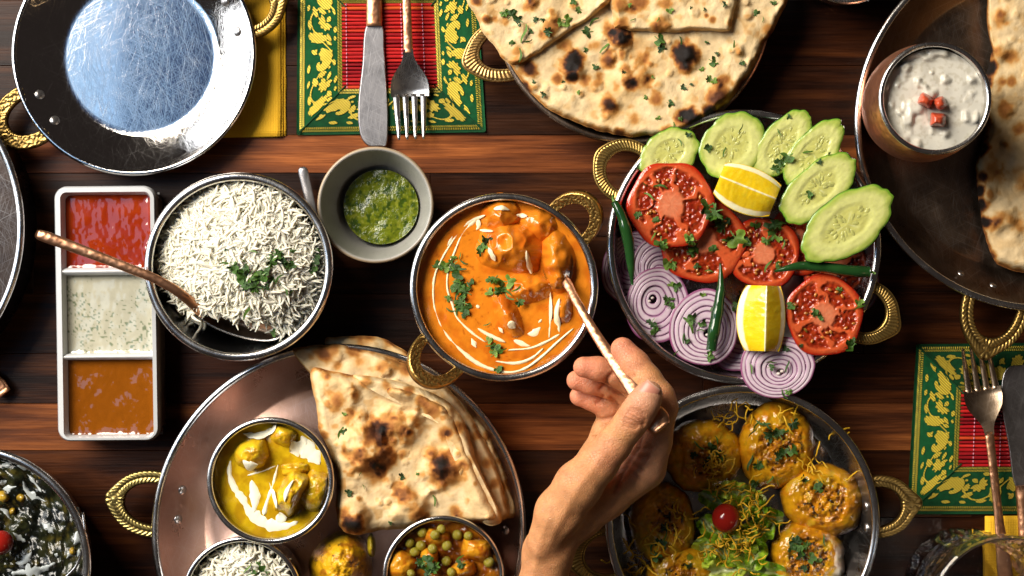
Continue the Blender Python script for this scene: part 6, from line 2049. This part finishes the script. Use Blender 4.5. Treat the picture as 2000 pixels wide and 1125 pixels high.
# ------------------------------------------------------------------ the hand: one continuous skin from a blended distance field
def hand():
    mm = .001
    def J(px, py, z): return W(px, py, z * mm)
    # chains: list of (point, radius mm)
    def cone(P, a, b, r1, r2):
        """distance to a rounded cone"""
        ba = b - a; l2 = ba @ ba; rr = r1 - r2; a2 = l2 - rr * rr; il2 = 1 / l2
        pa = P - a; y = pa @ ba; z = y - l2
        q = pa * l2 - ba[None] * y[:, None]
        x2 = (q * q).sum(1); y2 = y * y * l2; z2 = z * z * l2
        k = np.sign(rr) * rr * rr * x2
        d = (np.sqrt(x2 * a2 * il2) + y * rr) * il2 - r1
        m1 = np.sign(z) * a2 * z2 > k; m2 = np.sign(y) * a2 * y2 < k
        d = np.where(m1, np.sqrt(x2 + z2) * il2 - r2, np.where(m2, np.sqrt(x2 + y2) * il2 - r1, d))
        return d
    def smin(a, b, k):
        h = np.clip(.5 + .5 * (b - a) / k, 0, 1)
        return b * (1 - h) + a * h - k * h * (1 - h)
    chains = {
        # palm, wrist, forearm
        'palm': (6, [[(1046, 1290, 62, 18), (1060, 1150, 66, 14.5), (1070, 1080, 69, 14.5), (1100, 1010, 73, 14)],
                     [(1090, 1045, 70, 11), (1128, 1003, 71, 14.5), (1180, 968, 72, 13.5), (1258, 918, 76, 12.2)],     # index metacarpal
                     [(1100, 1020, 66, 10), (1180, 950, 62, 12), (1240, 905, 61, 11.5)],
                     [(1085, 1020, 58, 10), (1150, 935, 50, 12), (1205, 880, 46, 10.5)],                            # ring side
                     [(1072, 1030, 54, 9), (1120, 950, 45, 10.5), (1165, 890, 41, 9.5)],                             # little finger side
                     ]),
        'thumb': (5, [[(1062, 1062, 79, 10.5), (1092, 1000, 86, 13.6), (1130, 947, 94, 13.4), (1168, 904, 101, 11.3), (1199, 868, 107, 9.5), (1225, 834, 112, 8.7), (1243, 809, 115.5, 8.9), (1258, 786, 118, 8.3), (1268, 769, 118.5, 7.6)]]),
        'index': (3, [[(1258, 905, 80, 13.5), (1274, 862, 86, 11.4), (1289, 796, 95, 10.2), (1284, 776, 96, 9.9), (1262, 742, 93, 9.0), (1240, 712, 90, 8.5), (1216, 682, 88, 7.2)]]),
        'middle': (3, [[(1240, 905, 63, 12.5), (1262, 840, 66, 10.5), (1268, 772, 68, 9.0), (1240, 752, 73, 8.3), (1198, 729, 79, 7.2), (1168, 720, 82, 6.9), (1140, 717, 83, 6.3)]]),
        'ring': (3, [[(1208, 885, 49, 11.5), (1244, 830, 50, 9.6), (1252, 790, 52, 8.6), (1222, 770, 57, 7.9), (1188, 755, 62, 7.0), (1155, 748, 65, 6.7), (1126, 743, 66, 6.2)]]),
        'little': (3, [[(1166, 890, 43, 10), (1184, 845, 46, 8.8), (1196, 806, 50, 8.3), (1182, 791, 52, 7.2), (1160, 781, 53, 6.8), (1132, 774, 54, 6.2)]]),
    }
    h = .00092
    lo = np.array([W(985, 1230, .05)[0], W(985, 1230, .05)[1], .022]); hi = np.array([W(1345, 640, .09)[0] + .004, W(1345, 640, .09)[1] + .004, .136])
    n = np.ceil((hi - lo) / h).astype(int)
    gx, gy, gz = [lo[k] + h * np.arange(n[k]) for k in range(3)]
    # field on the grid, bone by bone inside a padded box
    def field(ch, kk):
        D = np.full(tuple(n), .05)
        for line in ch:
            for i in range(len(line) - 1):
                a, b = J(*line[i][:3]), J(*line[i + 1][:3]); r1, r2 = line[i][3] * mm, line[i + 1][3] * mm
                pad = max(r1, r2) + .016
                i0 = np.clip(((np.minimum(a, b) - pad - lo) / h).astype(int), 0, n - 1); i1 = np.clip(((np.maximum(a, b) + pad - lo) / h).astype(int) + 1, 1, n)
                if (i1 <= i0).any(): continue
                sl = tuple(slice(p, q) for p, q in zip(i0, i1))
                X, Y, Z = np.meshgrid(gx[sl[0]], gy[sl[1]], gz[sl[2]], indexing='ij')
                P = np.stack([X.ravel(), Y.ravel(), Z.ravel()], -1)
                d = cone(P, a, b, r1, r2).reshape(X.shape)
                D[sl] = smin(D[sl], d, kk * mm)
        return D
    D = field(chains['palm'][1], chains['palm'][0])
    fing = None
    for nm in ('index', 'middle', 'ring', 'little'):
        f = field(chains[nm][1], chains[nm][0])
        fing = f if fing is None else smin(fing, f, .0003)
    D = smin(D, fing, .004)
    D = smin(D, field(chains['thumb'][1], chains['thumb'][0]), .0032)
    # surface nets
    ins = D < 0
    c = [ins[i:n[0] - 1 + i, j:n[1] - 1 + j, k:n[2] - 1 + k] for i in (0, 1) for j in (0, 1) for k in (0, 1)]
    cnt = sum(x.astype(np.int8) for x in c)
    act = (cnt > 0) & (cnt < 8)
    idx = np.full(act.shape, -1, np.int64); ijk = np.argwhere(act); idx[act] = np.arange(len(ijk))
    acc = np.zeros((len(ijk), 3)); w = np.zeros(len(ijk))
    cor = np.array([(i, j, k) for i in (0, 1) for j in (0, 1) for k in (0, 1)])
    val = np.stack([D[ijk[:, 0] + q[0], ijk[:, 1] + q[1], ijk[:, 2] + q[2]] for q in cor], -1)
    for a in range(8):
        for b in range(a + 1, 8):
            if np.abs(cor[a] - cor[b]).sum() != 1: continue
            m_ = (val[:, a] < 0) != (val[:, b] < 0)
            t = np.where(m_, val[:, a] / (val[:, a] - val[:, b] + 1e-30), 0)
            p = cor[a] + (cor[b] - cor[a]) * t[:, None]
            acc[m_] += p[m_]; w[m_] += 1
    V = lo + h * (ijk + acc / w[:, None])
    faces = []
    for ax in range(3):
        o1, o2 = [(1, 2), (2, 0), (0, 1)][ax]
        sa = [slice(None)] * 3; sb = [slice(None)] * 3
        sa[ax] = slice(0, n[ax] - 1); sb[ax] = slice(1, n[ax])
        A, B = ins[tuple(sa)], ins[tuple(sb)]
        e = np.argwhere(A != B)
        e = e[(e[:, o1] > 0) & (e[:, o2] > 0) & (e[:, o1] < n[o1] - 1) & (e[:, o2] < n[o2] - 1)]
        def at(d1, d2):
            q = e.copy(); q[:, o1] += d1; q[:, o2] += d2
            return idx[q[:, 0], q[:, 1], q[:, 2]]
        f = np.stack([at(-1, -1), at(0, -1), at(0, 0), at(-1, 0)], -1)
        flip = ~A[e[:, 0], e[:, 1], e[:, 2]]
        f[flip] = f[flip][:, ::-1]
        faces.append(f)
    F = np.concatenate(faces); F = F[(F >= 0).all(1)]
    # light smoothing
    for _ in range(3):
        s = np.zeros_like(V); k = np.zeros(len(V))
        for a in range(4):
            b = (a + 1) % 4
            np.add.at(s, F[:, a], V[F[:, b]]); np.add.at(k, F[:, a], 1)
            np.add.at(s, F[:, b], V[F[:, a]]); np.add.at(k, F[:, b], 1)
        V = V * .5 + .5 * s / np.maximum(k, 1)[:, None]
    # normals for the creases
    fn = np.cross(V[F[:, 2]] - V[F[:, 0]], V[F[:, 3]] - V[F[:, 1]]); Nv = np.zeros_like(V)
    for a in range(4): np.add.at(Nv, F[:, a], fn)
    Nv /= np.linalg.norm(Nv, axis=1)[:, None] + 1e-15
    proj = np.stack([V[:, 0] * S / (1 - V[:, 2] / H) + 1000, 562.5 - V[:, 1] * S / (1 - V[:, 2] / H)], -1)
    dark = np.zeros(len(V))
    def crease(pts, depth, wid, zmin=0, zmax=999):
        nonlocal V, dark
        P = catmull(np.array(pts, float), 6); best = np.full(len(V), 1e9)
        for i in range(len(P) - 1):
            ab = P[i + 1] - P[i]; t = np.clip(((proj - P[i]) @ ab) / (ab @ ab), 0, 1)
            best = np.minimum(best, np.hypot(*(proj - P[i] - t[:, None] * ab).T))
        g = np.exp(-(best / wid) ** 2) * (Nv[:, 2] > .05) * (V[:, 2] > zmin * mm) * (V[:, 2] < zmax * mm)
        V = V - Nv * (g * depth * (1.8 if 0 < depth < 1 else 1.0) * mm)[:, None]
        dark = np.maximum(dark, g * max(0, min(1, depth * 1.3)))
    T = lambda p: (1100 + p[0] * .2133, 640 + p[1] * .2133)
    zt = 96
    # thumb knuckle folds
    for pts, d in (([(590, 790), (640, 815), (700, 850), (745, 880)], .55), ([(570, 830), (630, 850), (690, 880), (735, 900)], .6), ([(565, 870), (620, 885), (680, 905)], .45), ([(600, 760), (660, 780), (720, 815), (750, 845)], .45), ([(555, 900), (610, 915), (660, 925)], .35), ([(620, 740), (680, 755), (740, 790)], .3)):
        crease([T(p) for p in pts], d, 3.4, zt)
    # finger joint creases
    for pts, d in (([(655, 440), (690, 420), (730, 395)], .5), ([(560, 330), (600, 400), (640, 470)], .0), ([(390, 490), (430, 440), (470, 400)], .7), ([(345, 560), (370, 530), (395, 495)], .6), ([(310, 690), (345, 660), (365, 630)], .5), ([(290, 830), (360, 840), (450, 820), (490, 790)], .55), ([(270, 1005), (320, 1005), (370, 1000)], .45), ([(400, 520), (470, 580), (540, 610), (590, 620)], .6), ([(440, 650), (480, 690), (500, 720)], .6)):
        if d: crease([T(p) for p in pts], d, 3.8, 20, 100)
    T2 = lambda p: (980 + p[0] * .4313, 640 + p[1] * .4313)
    # palm folds beside the thumb web
    for pts, d in (([(640, 480), (620, 540), (580, 600), (548, 660), (510, 745)], 1.1), ([(585, 575), (620, 590), (660, 585)], .5), ([(600, 560), (640, 550), (680, 545)], .4), ([(575, 610), (610, 630), (640, 650)], .4), ([(560, 640), (600, 665), (625, 690)], .3)):
        crease([T2(p) for p in pts], d, 4.5, 20, 99)
    # tendons and bones that lift the skin a little
    for pts, d, w_ in (([(1075, 1060), (1100, 1005), (1135, 945), (1180, 890)], -.55, 9), ([(1040, 1130), (1052, 1070), (1070, 1015)], -.5, 8), ([(1062, 1130), (1082, 1060), (1120, 1005)], .25, 12), ([(1110, 1040), (1160, 1000), (1220, 960)], -.4, 10)):
        crease(pts, d, w_, 60)
    # colours: golden brown back, pinker pads and palm
    base = np.array((.55, .25, .103)); pink = np.array((.62, .225, .12)); palm = np.array((.60, .285, .155))
    C = np.tile(base, (len(V), 1))
    tip = np.zeros(len(V))
    for nm in ('index', 'middle', 'ring', 'little'):
        for q, rr_ in ((chains[nm][1][0][-1], 18), (chains[nm][1][0][-2], 14), (chains[nm][1][0][-3], 10)):
            d = np.linalg.norm(V - J(*q[:3]), axis=1) / mm
            tip = np.maximum(tip, sm(rr_, rr_ * .35, d))
    C = mix(C, np.tile(pink, (len(V), 1)), tip)
    pm = sm(90, 40, np.hypot(proj[:, 0] - 1262, proj[:, 1] - 885)) * (V[:, 2] < .100)
    C = mix(C, np.tile(palm, (len(V), 1)), pm * .8)
    C = mix(C, np.tile(np.array((.60, .30, .20)), (len(V), 1)), sm(22, 6, np.linalg.norm(V - J(1266, 766, 121), axis=1) / mm) * .6)
    for jx, jy, jz, jr in ((1240, 812, 122, 14), (1290, 790, 104, 14), (1190, 885, 112, 16), (1204, 728, 84, 10), (1190, 806, 58, 10)):
        C = mix(C, np.tile(np.array((.54, .205, .105)), (len(V), 1)), sm(jr, jr * .3, np.linalg.norm(V - J(jx, jy, jz), axis=1) / mm) * .5)
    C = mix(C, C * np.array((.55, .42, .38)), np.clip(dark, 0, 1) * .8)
    base_loc = W(1050, 1180, .0)
    t = thing('hand', 'bare hand and wrist reaching in from the bottom, pinching the copper spoon', 'person', (base_loc[0], base_loc[1], .045))
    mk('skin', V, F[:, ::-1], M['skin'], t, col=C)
    # nails: bent plates on thumb and on the fingers that show one
    def nail(cpt, axis, up, ln, wd, curve):
        cpt, axis, up = np.array(cpt), np.array(axis, float), np.array(up, float)
        axis /= np.linalg.norm(axis); up -= axis * (up @ axis); up /= np.linalg.norm(up); side = np.cross(axis, up)
        nu, nv = 18, 16
        u, v = np.meshgrid(np.linspace(-1, 1, nu), np.linspace(-1, 1, nv), indexing='ij')
        # rounded plate
        vv = v * np.sqrt(np.clip(1 - .30 * np.clip(np.abs(u) - .3, 0, 1) ** 2 * 2, 0, 1)) * (1 - .10 * (u < 0) * u * u)
        ang = vv * wd / curve
        P = cpt + axis * (u * ln)[..., None] + side * (curve * np.sin(ang))[..., None] + up * (curve * (np.cos(ang) - 1) - .0009 * u ** 2 * (u > 0) - .0008 * (np.abs(v) > .97) - .0006 * (np.abs(u) > .97))[..., None]
        Cn = mix(np.tile(np.array((.50, .20, .135)), u.shape + (1,)), np.tile(np.array((.60, .38, .28)), u.shape + (1,)), np.maximum(sm(.86, .93, u), sm(-.72, -.9, u) * .5))
        mk('nail', P.reshape(-1, 3), grid_faces(nu, nv), M['nailc'], t, col=Cn.reshape(-1, 3))
    a, b = J(1240, 798, 117.5), J(1268, 762, 119)
    nail(J(1266, 770, 126.3) , b - a, (.0, .0, 1), .0062, .0064, .0078)


M['nailc'] = organic('fingernail', .42, .5, .06, 300, .1, 300, .0003)
hand()
